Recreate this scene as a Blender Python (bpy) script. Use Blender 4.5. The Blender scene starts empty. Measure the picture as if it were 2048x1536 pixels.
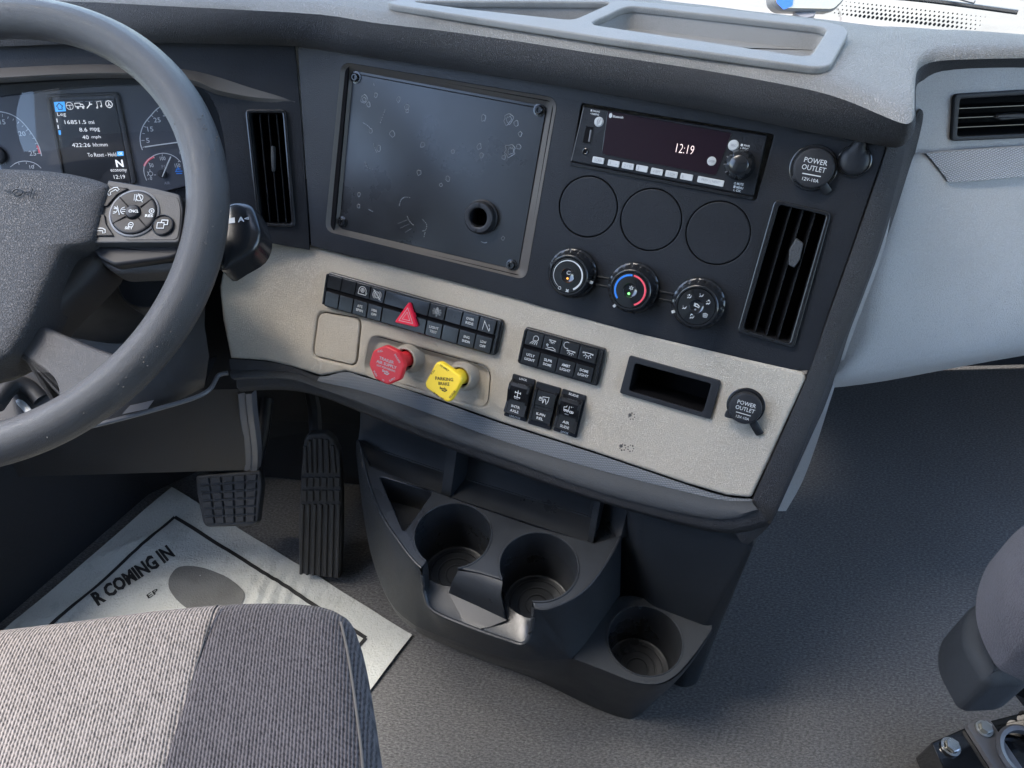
import bpy, bmesh, math, random
from math import sin, cos, pi, radians, atan2, hypot
from mathutils import Vector, Matrix
random.seed(7)
S = bpy.context.scene
COL = S.collection
# ------------------------------------------------------------------ camera, world, sun, exposure
CZ = 1.05                                   # camera height above the cab floor
PITCH = math.asin(.70315)
F_PX = 1500.0                               # focal length in pixels of the 2048 px wide photograph
cam_d = bpy.data.cameras.new('camera')
cam = bpy.data.objects.new('camera', cam_d); COL.objects.link(cam)
cam.location = (0, 0, CZ)
cam.rotation_euler = (radians(90) - PITCH, 0, 0)
cam_d.sensor_width = 36; cam_d.lens = 36 * F_PX / 2048
cam_d.clip_start = .01; cam_d.clip_end = 600
S.camera = cam
SUN_TO = Vector((-.47, .06, .88)).normalized()      # direction towards the sun
sun_el = math.asin(SUN_TO.z)
w = bpy.data.worlds.new('World'); S.world = w; w.use_nodes = True
nt = w.node_tree
bg = nt.nodes['Background']; sky = nt.nodes.new('ShaderNodeTexSky')
sky.sky_type = 'NISHITA'; sky.sun_disc = False
sky.sun_elevation = sun_el
sky.sun_rotation = atan2(SUN_TO.x, SUN_TO.y)
nt.links.new(sky.outputs[0], bg.inputs[0]); bg.inputs[1].default_value = .15
sd = bpy.data.lights.new('sun', 'SUN'); sd.energy = 1.7; sd.angle = radians(32); sd.color = (1, .92, .81)
so = bpy.data.objects.new('sun', sd); COL.objects.link(so)
so.rotation_euler = SUN_TO.to_track_quat('Z', 'Y').to_euler()
so.location = SUN_TO * 20
S.view_settings.view_transform = 'Standard'; S.view_settings.look = 'None'
S.view_settings.exposure = 3.05; S.view_settings.gamma = 1
S.render.engine = 'CYCLES'
S.cycles.max_bounces = 8; S.cycles.diffuse_bounces = 5; S.cycles.transparent_max_bounces = 12
S.cycles.sample_clamp_indirect = 6

# ------------------------------------------------------------------ materials
def col(c): return (c[0], c[1], c[2], 1)
class NT:
    def __init__(s, name):
        s.m = bpy.data.materials.new(name); s.m.use_nodes = True
        s.t = s.m.node_tree; s.b = s.t.nodes['Principled BSDF']
    def n(s, kind, **kw):
        x = s.t.nodes.new('ShaderNode' + kind)
        for k, v in kw.items():
            if k.startswith('i_'): x.inputs[k[2:].replace('_', ' ')].default_value = v
            else: setattr(x, k, v)
        return x
    def l(s, a, b): s.t.links.new(a, b)
def mat(name, c, rough=.5, spec=.5, metal=0, emis=None, estr=1, coat=0, grain=None, bump=.3, wear=0, sheen=0, dist=.0006):
    """grain: (kind, scale) fine relief; wear: colour/roughness variation"""
    N = NT(name); b = N.b
    b.inputs['Base Color'].default_value = col(c); b.inputs['Roughness'].default_value = rough
    b.inputs['Specular IOR Level'].default_value = spec; b.inputs['Metallic'].default_value = metal
    if coat: b.inputs['Coat Weight'].default_value = coat; b.inputs['Coat Roughness'].default_value = .08
    if sheen: b.inputs['Sheen Weight'].default_value = sheen
    if emis: b.inputs['Emission Color'].default_value = col(emis); b.inputs['Emission Strength'].default_value = estr
    tc = N.n('TexCoord')
    if grain:
        k, sc = grain
        bm = N.n('Bump', i_Strength=bump, i_Distance=dist)
        if k == 'leather':
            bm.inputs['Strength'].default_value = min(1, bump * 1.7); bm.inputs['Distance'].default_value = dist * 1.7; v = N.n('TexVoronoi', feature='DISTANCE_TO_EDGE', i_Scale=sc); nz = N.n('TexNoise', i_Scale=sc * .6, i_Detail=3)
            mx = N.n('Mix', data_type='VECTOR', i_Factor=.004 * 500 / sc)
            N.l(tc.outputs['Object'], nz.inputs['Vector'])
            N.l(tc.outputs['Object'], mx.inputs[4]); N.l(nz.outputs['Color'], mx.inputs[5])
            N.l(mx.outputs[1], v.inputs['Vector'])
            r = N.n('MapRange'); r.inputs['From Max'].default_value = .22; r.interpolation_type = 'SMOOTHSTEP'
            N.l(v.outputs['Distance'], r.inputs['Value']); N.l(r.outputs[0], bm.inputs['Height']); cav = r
        else:
            bm.inputs['Strength'].default_value = min(1, bump * 1.8); bm.inputs['Distance'].default_value = dist * 1.6; nz = N.n('TexNoise', i_Scale=sc * .8, i_Detail=2, i_Roughness=.7)
            N.l(tc.outputs['Object'], nz.inputs['Vector']); N.l(nz.outputs['Fac'], bm.inputs['Height'])
        N.l(bm.outputs[0], b.inputs['Normal'])
    if not (grain and grain[0] == 'leather'): cav = None
    if wear:
        nz = N.n('TexNoise', i_Scale=11, i_Detail=6, i_Roughness=.62); N.l(tc.outputs['Object'], nz.inputs['Vector'])
        nf = N.n('TexNoise', i_Scale=900, i_Detail=1); N.l(tc.outputs['Object'], nf.inputs['Vector'])
        mr = N.n('MapRange'); mr.inputs['From Min'].default_value = .3; mr.inputs['From Max'].default_value = .7
        mr.inputs['To Min'].default_value = rough - .12 * wear; mr.inputs['To Max'].default_value = rough + .12 * wear
        N.l(nz.outputs['Fac'], mr.inputs['Value']); N.l(mr.outputs[0], b.inputs['Roughness'])
        mr2 = N.n('MapRange'); mr2.inputs['From Min'].default_value = .35; mr2.inputs['From Max'].default_value = .75
        mr2.inputs['To Min'].default_value = 1 - .18 * wear; mr2.inputs['To Max'].default_value = 1 + .45 * wear
        ad = N.n('Math', operation='MULTIPLY_ADD', i_Value=.5); N.l(nf.outputs['Fac'], ad.inputs[0]); N.l(nz.outputs['Fac'], ad.inputs[2])
        ad.inputs[1].default_value = .35
        N.l(ad.outputs[0], mr2.inputs['Value'])
        hs = N.n('VectorMath', operation='SCALE'); hs.inputs[0].default_value = c[:3]; N.l(mr2.outputs[0], hs.inputs['Scale'])
        
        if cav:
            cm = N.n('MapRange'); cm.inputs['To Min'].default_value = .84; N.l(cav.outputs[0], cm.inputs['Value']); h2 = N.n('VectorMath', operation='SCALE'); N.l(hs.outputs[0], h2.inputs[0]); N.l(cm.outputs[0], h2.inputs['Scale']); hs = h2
        N.l(hs.outputs[0], b.inputs['Base Color'])
    return N.m
M_ = {}
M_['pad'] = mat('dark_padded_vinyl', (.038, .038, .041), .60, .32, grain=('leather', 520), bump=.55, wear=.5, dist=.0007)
M_['padlit'] = mat('sunlit_padded_vinyl', (.235, .225, .210), .66, .22, grain=('leather', 520), bump=.5, wear=.6, dist=.0007)  # same vinyl as the pad, with glare on the top put into its colour
M_['panel'] = mat('black_grained_plastic', (.0085, .0095, .012), .5, .22, grain=('noise', 900), bump=.25, wear=.7)
M_['panel_blue'] = mat('blue_black_grained_plastic', (.010, .0112, .0140), .48, .26, grain=('noise', 900), bump=.25, wear=.6)
M_['sheet'] = mat('satin_black_sheet', (.012, .013, .015), .30, .4, wear=.6)
M_['black'] = mat('matt_black_plastic', (.012, .013, .016), .5, .4, grain=('noise', 1200), bump=.15)
M_['gloss'] = mat('gloss_black_plastic', (.010, .011, .013), .22, .5, wear=.3)
M_['piano'] = mat('piano_black', (.008, .009, .011), .10, .5, coat=.6)
M_['void'] = mat('unlit_cavity_black', (.004, .004, .005), .8, .1)
M_['bevel'] = mat('lit_brown_grey_moulding', (.075, .069, .064), .42, .5, grain=('noise', 1100), bump=.1)  # brown lightened so the recess bevel looks lit from the window
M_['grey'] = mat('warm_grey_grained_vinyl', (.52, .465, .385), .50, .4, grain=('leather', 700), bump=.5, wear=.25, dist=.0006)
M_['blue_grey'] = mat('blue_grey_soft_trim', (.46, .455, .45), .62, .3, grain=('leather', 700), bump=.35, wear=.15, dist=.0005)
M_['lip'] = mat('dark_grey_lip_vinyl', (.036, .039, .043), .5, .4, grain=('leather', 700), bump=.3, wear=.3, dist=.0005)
M_['console'] = mat('console_satin_plastic', (.016, .018, .021), .32, .45, grain=('noise', 1500), bump=.08, wear=.9)
M_['console_body'] = mat('console_grained_plastic', (.014, .017, .021), .42, .35, grain=('leather', 900), bump=.25, wear=.6, dist=.0005)
M_['rim'] = mat('wheel_rim_urethane', (.035, .034, .035), .42, .4, grain=('leather', 1150), bump=.25, wear=.8, dist=.0005)
M_['rubber'] = mat('pedal_rubber', (.028, .029, .030), .6, .3, grain=('noise', 500), bump=.3, wear=.8)
M_['metal'] = mat('dull_steel', (.42, .42, .40), .35, .5, metal=1, wear=.6)
M_['silver'] = mat('satin_silver_plastic', (.10, .10, .105), .38, .5)
M_['podm'] = mat('wheel_switch_pod_grey', (.040, .040, .042), .55, .3)
M_['podkey'] = mat('wheel_button_black', (.012, .012, .014), .5, .22)
M_['chrome'] = mat('zinc_bolt', (.55, .54, .50), .28, .5, metal=1, wear=.6)
M_['white'] = mat('white_print', (.50, .51, .51), .5, .3)
M_['button_white'] = mat('ivory_button_plastic', (.42, .43, .43), .4, .5)
M_['print_grey'] = mat('grey_print', (.22, .23, .25), .5, .3)
M_['print_black'] = mat('black_print', (.02, .02, .02), .55, .3)
M_['red'] = mat('red_plastic', (.72, .030, .040), .36, .5)
M_['hazard'] = mat('hazard_red', (.75, .012, .045), .30, .5)
M_['yellow'] = mat('yellow_plastic', (.86, .60, .030), .40, .5)
M_['blue'] = mat('blue_print', (.03, .19, .62), .45, .4)
M_['redprint'] = mat('red_print', (.75, .08, .11), .45, .4)
M_['screen'] = mat('radio_display_smoked', (.014, .008, .013), .18, .35)
M_['lcd'] = mat('cluster_lcd_black', (.012, .013, .016), .3, .4)
M_['dial'] = mat('cluster_face', (.040, .043, .052), .5, .4, wear=.4)
M_['lit_white'] = mat('display_white_segments', (.5, .5, .5), .5, emis=(.95, .97, 1), estr=.10)
M_['lit_pink'] = mat('display_pale_segments', (.5, .4, .4), .5, emis=(1, .78, .74), estr=.16)
M_['lit_blue'] = mat('display_blue', (.05, .3, .7), .4, emis=(.06, .38, .95), estr=.10)
M_['led_orange'] = mat('led_orange', (.9, .35, .05), .4, emis=(1, .35, .05), estr=.2)
M_['led_green'] = mat('led_green', (.2, .9, .2), .4, emis=(.2, 1, .2), estr=.2)
M_['paper_foot'] = None
M_['residue'] = mat('clear_glue_residue', (.13, .135, .14), .16, .6)
M_['cover'] = mat('dark_lower_cover_plastic', (.022, .021, .021), .5, .35, grain=('noise', 900), bump=.2, wear=.6)
M_['tray'] = mat('grey_tray_plastic', (.17, .165, .157), .62, .4, grain=('noise', 900), bump=.2, wear=.8)
M_['stain'] = mat('dark_scuff', (.07, .065, .06), .7, .3)
M_['ceiling'] = mat('cab_headliner', (.62, .61, .59), .9, .2, grain=('noise', 300), bump=.2)
M_['cabwall'] = mat('cab_trim_grey', (.48, .47, .46), .7, .3, grain=('noise', 400), bump=.2)
M_['rearwall'] = mat('rear_curtain_grey', (.16, .16, .165), .9, .2, grain=('noise', 400), bump=.2)
M_['firewall'] = mat('firewall_mat', (.018, .019, .022), .8, .2, grain=('noise', 200), bump=.3)
M_['mirror_blue'] = mat('painted_blue_reflection', (.02, .10, .45), .3, .5, coat=.5)  # blue reflection in the mirror, painted as a colour
M_['amber'] = mat('painted_tan_reflection', (.5, .40, .28), .12, .6, metal=.6)  # tan reflection put into the mirror glass colour
def mat_weave(name, c, sc):
    N = NT(name); b = N.b; tc = N.n('TexCoord'); mp = N.n('Mapping'); N.l(tc.outputs['UV'], mp.inputs[0]); mp.inputs['Scale'].default_value = (sc, sc, sc)
    ch = N.n('TexBrick', offset=.5, i_Scale=1, squash=1); N.l(mp.outputs[0], ch.inputs['Vector'])
    ch.inputs['Color1'].default_value = col((1, 1, 1)); ch.inputs['Color2'].default_value = col((1, 1, 1)); ch.inputs['Mortar'].default_value = col((0, 0, 0))
    ch.inputs['Mortar Size'].default_value = .13; ch.inputs['Mortar Smooth'].default_value = 1; ch.inputs['Brick Width'].default_value = .75; ch.inputs['Row Height'].default_value = .5
    mx = N.n('Mix', data_type='RGBA'); mx.inputs[6].default_value = col([k * .35 for k in c]); mx.inputs[7].default_value = col(c)
    N.l(ch.outputs['Color'], mx.inputs[0]); N.l(mx.outputs[2], b.inputs['Base Color'])
    bm = N.n('Bump', i_Strength=.9, i_Distance=.0006); N.l(ch.outputs['Color'], bm.inputs['Height']); N.l(bm.outputs[0], b.inputs['Normal'])
    b.inputs['Roughness'].default_value = .45
    return N.m
M_['weave'] = mat_weave('woven_trim', (.135, .148, .165), 260)
M_['weave_light'] = mat_weave('pale_woven_trim', (.40, .41, .43), 260)
def mat_twill(name, c1, c2, ang):
    N = NT(name); b = N.b; tc = N.n('TexCoord'); mp = N.n('Mapping'); N.l(tc.outputs['Object'], mp.inputs[0]); mp.inputs['Rotation'].default_value = (0, 0, ang)
    wv = N.n('TexWave', wave_type='BANDS', bands_direction='X', i_Scale=118, i_Distortion=1.0, i_Detail=2); wv.inputs['Detail Scale'].default_value = 2.0
    N.l(mp.outputs[0], wv.inputs['Vector'])
    w2 = N.n('TexWave', wave_type='BANDS', bands_direction='DIAGONAL', i_Scale=150, i_Distortion=2.5, i_Detail=2); w2.inputs['Detail Scale'].default_value = 3
    N.l(mp.outputs[0], w2.inputs['Vector'])
    nz = N.n('TexNoise', i_Scale=300, i_Detail=3, i_Roughness=.75); N.l(mp.outputs[0], nz.inputs['Vector'])
    n2 = N.n('TexNoise', i_Scale=9, i_Detail=5); N.l(mp.outputs[0], n2.inputs['Vector'])
    ml = N.n('Math', operation='MULTIPLY_ADD'); ml.inputs[1].default_value = .22; N.l(w2.outputs['Fac'], ml.inputs[0])
    m0 = N.n('Math', operation='MULTIPLY'); m0.inputs[1].default_value = .62; N.l(wv.outputs['Fac'], m0.inputs[0]); N.l(m0.outputs[0], ml.inputs[2])
    m3 = N.n('Math', operation='MULTIPLY_ADD'); m3.inputs[1].default_value = 1.25; N.l(nz.outputs['Fac'], m3.inputs[0]); N.l(ml.outputs[0], m3.inputs[2])
    r = N.n('MapRange'); r.inputs['From Min'].default_value = .62; r.inputs['From Max'].default_value = 1.35; N.l(m3.outputs[0], r.inputs['Value'])
    mx = N.n('Mix', data_type='RGBA'); mx.inputs[6].default_value = col(c1); mx.inputs[7].default_value = col(c2); N.l(r.outputs[0], mx.inputs[0])
    m4 = N.n('MapRange'); m4.inputs['To Min'].default_value = .75; m4.inputs['To Max'].default_value = 1.25; N.l(n2.outputs['Fac'], m4.inputs['Value'])
    vs = N.n('VectorMath', operation='SCALE'); N.l(mx.outputs[2], vs.inputs[0]); N.l(m4.outputs[0], vs.inputs['Scale'])
    N.l(vs.outputs[0], b.inputs['Base Color'])
    bm = N.n('Bump', i_Strength=.9, i_Distance=.0011); N.l(m3.outputs[0], bm.inputs['Height']); N.l(bm.outputs[0], b.inputs['Normal'])
    b.inputs['Roughness'].default_value = .9; b.inputs['Sheen Weight'].default_value = .15; b.inputs['Specular IOR Level'].default_value = .15
    return N.m
M_['twill'] = mat_twill('light_twill_fabric', (.020, .018, .017), (.225, .195, .175), radians(-8))
M_['twill_dark'] = mat_twill('dark_twill_fabric', (.007, .006, .007), (.088, .078, .080), radians(-8))
M_['speckle'] = mat('speckled_dark_fabric', (.060, .056, .062), .9, .15, grain=('noise', 700), bump=1, wear=1.6, sheen=.1, dist=.0016)
def mat_floor():
    N = NT('cab_floor_vinyl'); b = N.b; tc = N.n('TexCoord')
    mp = N.n('Mapping'); N.l(tc.outputs['Object'], mp.inputs[0]); mp.inputs['Scale'].default_value = (.45, 1, 1); mp.inputs['Rotation'].default_value = (0, 0, radians(12))
    v = N.n('TexNoise', i_Scale=330, i_Detail=3, i_Roughness=.75); N.l(mp.outputs[0], v.inputs['Vector'])
    n2 = N.n('TexNoise', i_Scale=3.5, i_Detail=5); N.l(tc.outputs['Object'], n2.inputs['Vector'])
    n3 = N.n('TexNoise', i_Scale=480, i_Detail=2, i_Roughness=.8); N.l(mp.outputs[0], n3.inputs['Vector'])
    r = N.n('MapRange'); r.inputs['From Min'].default_value = .40; r.inputs['From Max'].default_value = .85; N.l(n3.outputs['Fac'], r.inputs['Value'])
    r2 = N.n('MapRange'); r2.inputs['To Min'].default_value = .7; r2.inputs['To Max'].default_value = 1.3; N.l(n2.outputs['Fac'], r2.inputs['Value'])
    mx = N.n('Mix', data_type='RGBA'); mx.inputs[6].default_value = col((.050, .049, .048)); mx.inputs[7].default_value = col((.20, .197, .192)); N.l(r.outputs[0], mx.inputs[0])
    vs = N.n('VectorMath', operation='SCALE'); N.l(mx.outputs[2], vs.inputs[0]); N.l(r2.outputs[0], vs.inputs['Scale']); N.l(vs.outputs[0], b.inputs['Base Color'])
    bm = N.n('Bump', i_Strength=.8, i_Distance=.0014); N.l(v.outputs['Fac'], bm.inputs['Height']); N.l(bm.outputs[0], b.inputs['Normal'])
    b.inputs['Roughness'].default_value = .48
    return N.m
M_['floor'] = mat_floor()
def mat_paper():
    N = NT('embossed_mat_paper'); b = N.b; tc = N.n('TexCoord')
    wv = N.n('TexWave', wave_type='BANDS', bands_direction='X', i_Scale=28, i_Distortion=7, i_Detail=2); wv.inputs['Detail Scale'].default_value = 6
    N.l(tc.outputs['Object'], wv.inputs['Vector'])
    nz = N.n('TexNoise', i_Scale=7, i_Detail=5); N.l(tc.outputs['Object'], nz.inputs['Vector'])
    n3 = N.n('TexNoise', i_Scale=25, i_Detail=6, i_Roughness=.7); N.l(tc.outputs['Object'], n3.inputs['Vector'])
    r = N.n('MapRange'); r.inputs['From Min'].default_value = .56; r.inputs['From Max'].default_value = .75; N.l(n3.outputs['Fac'], r.inputs['Value'])
    mx = N.n('Mix', data_type='RGBA'); mx.inputs[6].default_value = col((.46, .465, .425)); mx.inputs[7].default_value = col((.30, .30, .27)); N.l(r.outputs[0], mx.inputs[0])
    N.l(mx.outputs[2], b.inputs['Base Color'])
    b1 = N.n('Bump', i_Strength=.35, i_Distance=.0012); N.l(wv.outputs['Fac'], b1.inputs['Height'])
    b2 = N.n('Bump', i_Strength=.6, i_Distance=.02); N.l(nz.outputs['Fac'], b2.inputs['Height']); N.l(b1.outputs[0], b2.inputs['Normal'])
    N.l(b2.outputs[0], b.inputs['Normal']); b.inputs['Roughness'].default_value = .85
    return N.m
M_['paper'] = mat_paper()
M_['paper_foot'] = mat('grey_footprint_print', (.10, .10, .095), .8, .2, grain=('noise', 500), bump=.5, wear=1)
def mat_ground():
    N = NT('cracked_pale_concrete'); b = N.b; tc = N.n('TexCoord')
    nz = N.n('TexNoise', i_Scale=.9, i_Detail=8, i_Roughness=.65); N.l(tc.outputs['Object'], nz.inputs['Vector'])
    v = N.n('TexVoronoi', feature='DISTANCE_TO_EDGE', i_Scale=.8); mxv = N.n('Mix', data_type='VECTOR', i_Factor=.35)
    N.l(tc.outputs['Object'], mxv.inputs[4]); N.l(nz.outputs['Color'], mxv.inputs[5]); N.l(mxv.outputs[1], v.inputs['Vector'])
    r = N.n('MapRange'); r.inputs['From Max'].default_value = .012; N.l(v.outputs['Distance'], r.inputs['Value'])
    r2 = N.n('MapRange'); r2.inputs['To Min'].default_value = .6; r2.inputs['To Max'].default_value = 1.25; N.l(nz.outputs['Fac'], r2.inputs['Value'])
    mx = N.n('Mix', data_type='RGBA'); mx.inputs[6].default_value = col((.075, .062, .047)); mx.inputs[7].default_value = col((.150, .134, .110)); N.l(r.outputs[0], mx.inputs[0])
    vs = N.n('VectorMath', operation='SCALE'); N.l(mx.outputs[2], vs.inputs[0]); N.l(r2.outputs[0], vs.inputs['Scale']); N.l(vs.outputs[0], b.inputs['Base Color'])
    b.inputs['Roughness'].default_value = .9
    return N.m
M_['ground'] = mat_ground()
def mat_glass(name, fac, tint=(1, 1, 1)):
    N = NT(name); t = N.t; t.nodes.remove(N.b); out = t.nodes['Material Output']
    tr = N.n('BsdfTransparent'); tr.inputs[0].default_value = col(tint); g = N.n('BsdfGlossy'); g.inputs['Roughness'].default_value = .02
    fr = N.n('Fresnel', i_IOR=1.45); mu = N.n('Math', operation='MULTIPLY'); mu.inputs[1].default_value = fac; N.l(fr.outputs[0], mu.inputs[0])
    mx = N.n('MixShader'); N.l(mu.outputs[0], mx.inputs[0]); N.l(tr.outputs[0], mx.inputs[1]); N.l(g.outputs[0], mx.inputs[2]); N.l(mx.outputs[0], out.inputs[0])
    return N.m
M_['glass'] = mat_glass('windscreen_glass', .9, (.93, .96, .94))
M_['lens'] = mat_glass('cluster_lens_clear', 1.0, (.95, .95, .97))

# ------------------------------------------------------------------ geometry helpers
def ray(px, py):
    a, b = (px - 1024) / F_PX, (py - 768) / F_PX; s, c = sin(PITCH), cos(PITCH)
    return Vector((a, c - s * b, -(s + c * b)))
CAM = Vector((0, 0, CZ))
class Frame:
    """a flat construction plane of the real dashboard: origin, right, up and outward normal"""
    def __init__(s, o, u, n):
        s.o = Vector(o); s.n = Vector(n).normalized(); u = Vector(u); s.u = (u - s.n * u.dot(s.n)).normalized(); s.v = s.n.cross(s.u)
        s.mx = Matrix(((s.u.x, s.v.x, s.n.x, s.o.x), (s.u.y, s.v.y, s.n.y, s.o.y), (s.u.z, s.v.z, s.n.z, s.o.z), (0, 0, 0, 1)))
        s.bend = None
    def at(s, p, h=0.0):
        r = ray(*p); hh = h
        for k in range(24 if s.bend else 1):
            t = (s.o + s.n * hh - CAM).dot(s.n) / r.dot(s.n); q = CAM + r * t - s.o; a, b = q.dot(s.u), q.dot(s.v)
            if s.bend: hh = h + s.bend(a, b)
        return Vector((a, b, hh if s.bend else h))
    def pts(s, L, h=0.0): return [s.at(p, h) for p in L]
    def w(s, v): return s.mx @ Vector(v)
def on_plane(fr_o, n, p):
    r = ray(*p); return CAM + r * ((Vector(fr_o) - CAM).dot(Vector(n)) / r.dot(Vector(n)))
def at_z(p, z):                                            # point of a horizontal plane, z relative to the camera
    r = ray(*p); return CAM + r * (z / r.z)

N1 = Vector((-.3373, -.8291, .4459)); O1 = CAM - N1 * .77778
F1 = Frame(O1, (.9263, -.3768, 0), N1)                     # leaning centre panel
hinge = on_plane(O1, N1, (1350, 662))
F2 = Frame(hinge, (.91858, -.39525, 0), (-.34402, -.79953, .49235))   # grey lower panel
def bend2(a, b):
    d = -.44 - a
    if d <= 0: return 0
    T = math.tan(radians(25)); return T * (d * d / .16) if d < .08 else T * (d - .04)
sA = on_plane(O1, N1, (590, 92)); sB = on_plane(O1, N1, (622, 485))
u0 = Vector((.9976, .07, 0)); n0 = u0.cross(sB - sA).normalized(); n0 = -n0 if n0.y > 0 else n0
F0 = Frame(sA, u0, n0)                                     # driver's panel, left of the seam
ZF = Frame(Vector((0, 0, 0)), (1, 0, 0), (0, 0, 1))        # floor
def zframe(z):                                             # horizontal plane at z below the camera
    f = Frame(Vector((0, 0, CZ + z)), (1, 0, 0), (0, 0, 1)); return f

class MB:
    def __init__(s): s.v = []; s.f = []; s.uv = None
    def add(s, vs, fs):
        b = len(s.v); s.v += [Vector(x) for x in vs]; s.f += [tuple(i + b for i in f) for f in fs]; return s
    def box(s, c, sz, R=None):
        x, y, z = [k / 2 for k in sz]; vs = [Vector((i * x, j * y, k * z)) for i in (-1, 1) for j in (-1, 1) for k in (-1, 1)]
        if R: vs = [R @ v for v in vs]
        return s.add([v + Vector(c) for v in vs], [(0, 1, 3, 2), (4, 6, 7, 5), (0, 4, 5, 1), (2, 3, 7, 6), (0, 2, 6, 4), (1, 5, 7, 3)])
    def grid(s, rows, closed=False):
        n = len(rows[0]); vs = [p for r in rows for p in r]; fs = []
        for i in range(len(rows) - 1):
            for j in range(n if closed else n - 1):
                k = (j + 1) % n; fs.append((i * n + j, i * n + k, (i + 1) * n + k, (i + 1) * n + j))
        return s.add(vs, fs)
    def cap(s, loop, flip=False):
        return s.add(loop, [tuple(range(len(loop)))[::-1 if flip else 1]])
    def prism(s, poly, z0, z1, bev=0.0, seg=2):
        """convex-ish outline extruded, top edge rounded by bev (outline insets by its normals)"""
        P = [Vector((p[0], p[1], 0)) for p in poly]
        if area(P) < 0: P = P[::-1]
        loops = [[p + Vector((0, 0, z0)) for p in P]]
        if bev:
            for k in range(seg + 1):
                a = pi / 2 * k / seg; I = inset(P, bev * (1 - cos(a))); loops.append([p + Vector((0, 0, z1 - bev + bev * sin(a))) for p in I])
        else: loops.append([p + Vector((0, 0, z1)) for p in P])
        s.grid(loops, True); s.cap(loops[-1]); s.cap(loops[0], True); return s
    def ring(s, outer, inner, z0, z1, bev=0.0):
        """frame between two outlines with the same number of points"""
        A = [Vector((p[0], p[1], 0)) for p in outer]; B = [Vector((p[0], p[1], 0)) for p in inner]
        Z = lambda L, z: [Vector((p.x, p.y, z)) for p in L]
        if bev:
            mid = lambda t: [a.lerp(b, t) for a, b in zip(A, B)]
            wd = (A[0] - B[0]).length or 1e-6; t = min(.45, bev / wd)
            rows = [Z(A, z0), Z(A, z1 - bev), Z(mid(t * .3), z1 - bev * .3), Z(mid(t), z1), Z(mid(1 - t), z1), Z(mid(1 - t * .3), z1 - bev * .3), Z(B, z1 - bev), Z(B, z0)]
        else: rows = [Z(A, z0), Z(A, z1), Z(B, z1), Z(B, z0)]
        return s.grid(rows, True)
    def lathe(s, prof, c=(0, 0, 0), n=40, a0=0, a1=2 * pi, capped=False):
        full = abs(a1 - a0 - 2 * pi) < 1e-6; m = n if full else n + 1
        rows = [[Vector((c[0] + r * cos(a0 + (a1 - a0) * j / n), c[1] + r * sin(a0 + (a1 - a0) * j / n), c[2] + z)) for j in range(m)] for r, z in prof]
        s.grid(rows, full)
        if capped: s.cap(rows[-1])
        return s
    def tube(s, pts, r, n=8, closed=False, flat=1.0, up=None, caps=True):
        P = [Vector(p) for p in pts]; rows = []; L = len(P)
        for i, p in enumerate(P):
            a = P[(i - 1) % L] if closed or i else P[0]; b = P[(i + 1) % L] if closed or i < L - 1 else P[-1]
            t = (b - a).normalized(); U = Vector(up) if up else (Vector((0, 0, 1)) if abs(t.z) < .9 else Vector((1, 0, 0)))
            x = t.cross(U).normalized(); y = x.cross(t).normalized(); rr = r[i] if isinstance(r, (list, tuple)) else r
            rows.append([p + x * (rr * cos(2 * pi * k / n)) + y * (rr * flat * sin(2 * pi * k / n)) for k in range(n)])
        if closed: rows.append(rows[0])
        s.grid(rows, True)
        if caps and not closed: s.cap(rows[0]); s.cap(rows[-1], True)
        return s
    def dome(s, poly, z0, H, p=3.0, n=8, skirt=0.0):
        """cushion over a star-shaped outline"""
        P = [Vector((q[0], q[1], 0)) for q in poly]
        if area(P) < 0: P = P[::-1]
        c = sum(P, Vector()) / len(P); rows = []
        if skirt: rows.append([q + Vector((0, 0, z0 - skirt)) for q in P])
        for k in range(n):
            a = pi / 2 * k / n; t = 1 - (1 - cos(a)) ; t = max(t, 0) ** (2 / p) if k else 1
            rows.append([c + (q - c) * t + Vector((0, 0, z0 + H * (1 - t ** p) ** (1 / p) if t < 1 else z0)) for q in P])
        s.grid(rows, True); cc = c + Vector((0, 0, z0 + H)); b = len(s.v); s.v.append(cc)
        base = b - len(P); s.f += [(base + j, base + (j + 1) % len(P), b) for j in range(len(P))]
        return s
    def mesh(s, name, off=None, T=None, flip=False):
        vs = s.v
        if T: vs = [T @ v for v in vs]
        if off: vs = [v - off for v in vs]
        me = bpy.data.meshes.new(name); me.from_pydata([tuple(v) for v in vs], [], s.f); me.validate()
        return me
def area(P): return sum(P[i].x * P[(i + 1) % len(P)].y - P[(i + 1) % len(P)].x * P[i].y for i in range(len(P))) / 2
def inset(P, d):
    out = []; L = len(P)
    for i in range(L):
        a, b, c = P[i - 1], P[i], P[(i + 1) % L]; e1 = (b - a); e2 = (c - b)
        e1 = e1.normalized() if e1.length > 1e-9 else e2.normalized(); e2 = e2.normalized() if e2.length > 1e-9 else e1
        n1_, n2_ = Vector((-e1.y, e1.x, 0)), Vector((-e2.y, e2.x, 0)); m = n1_ + n2_
        m = m / max(m.length, 1e-6); out.append(b + m * (d / max(m.dot(n1_), .4)))
    return out
def circ(c, r, n=40, ry=None): return [Vector((c[0] + r * cos(2 * pi * k / n), c[1] + (ry or r) * sin(2 * pi * k / n), 0)) for k in range(n)]
def rrect(cx, cy, w_, h_, r, n=5, rot=0):
    r = min(r, w_ / 2 - 1e-5, h_ / 2 - 1e-5); out = []
    for sx, sy, a in ((1, 1, 0), (-1, 1, pi / 2), (-1, -1, pi), (1, -1, 3 * pi / 2)):
        for k in range(n + 1):
            t = a + pi / 2 * k / n; x, y = sx * (w_ / 2 - r) + r * cos(t), sy * (h_ / 2 - r) + r * sin(t)
            out.append(Vector((cx + x * cos(rot) - y * sin(rot), cy + x * sin(rot) + y * cos(rot), 0)))
    return out
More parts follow.
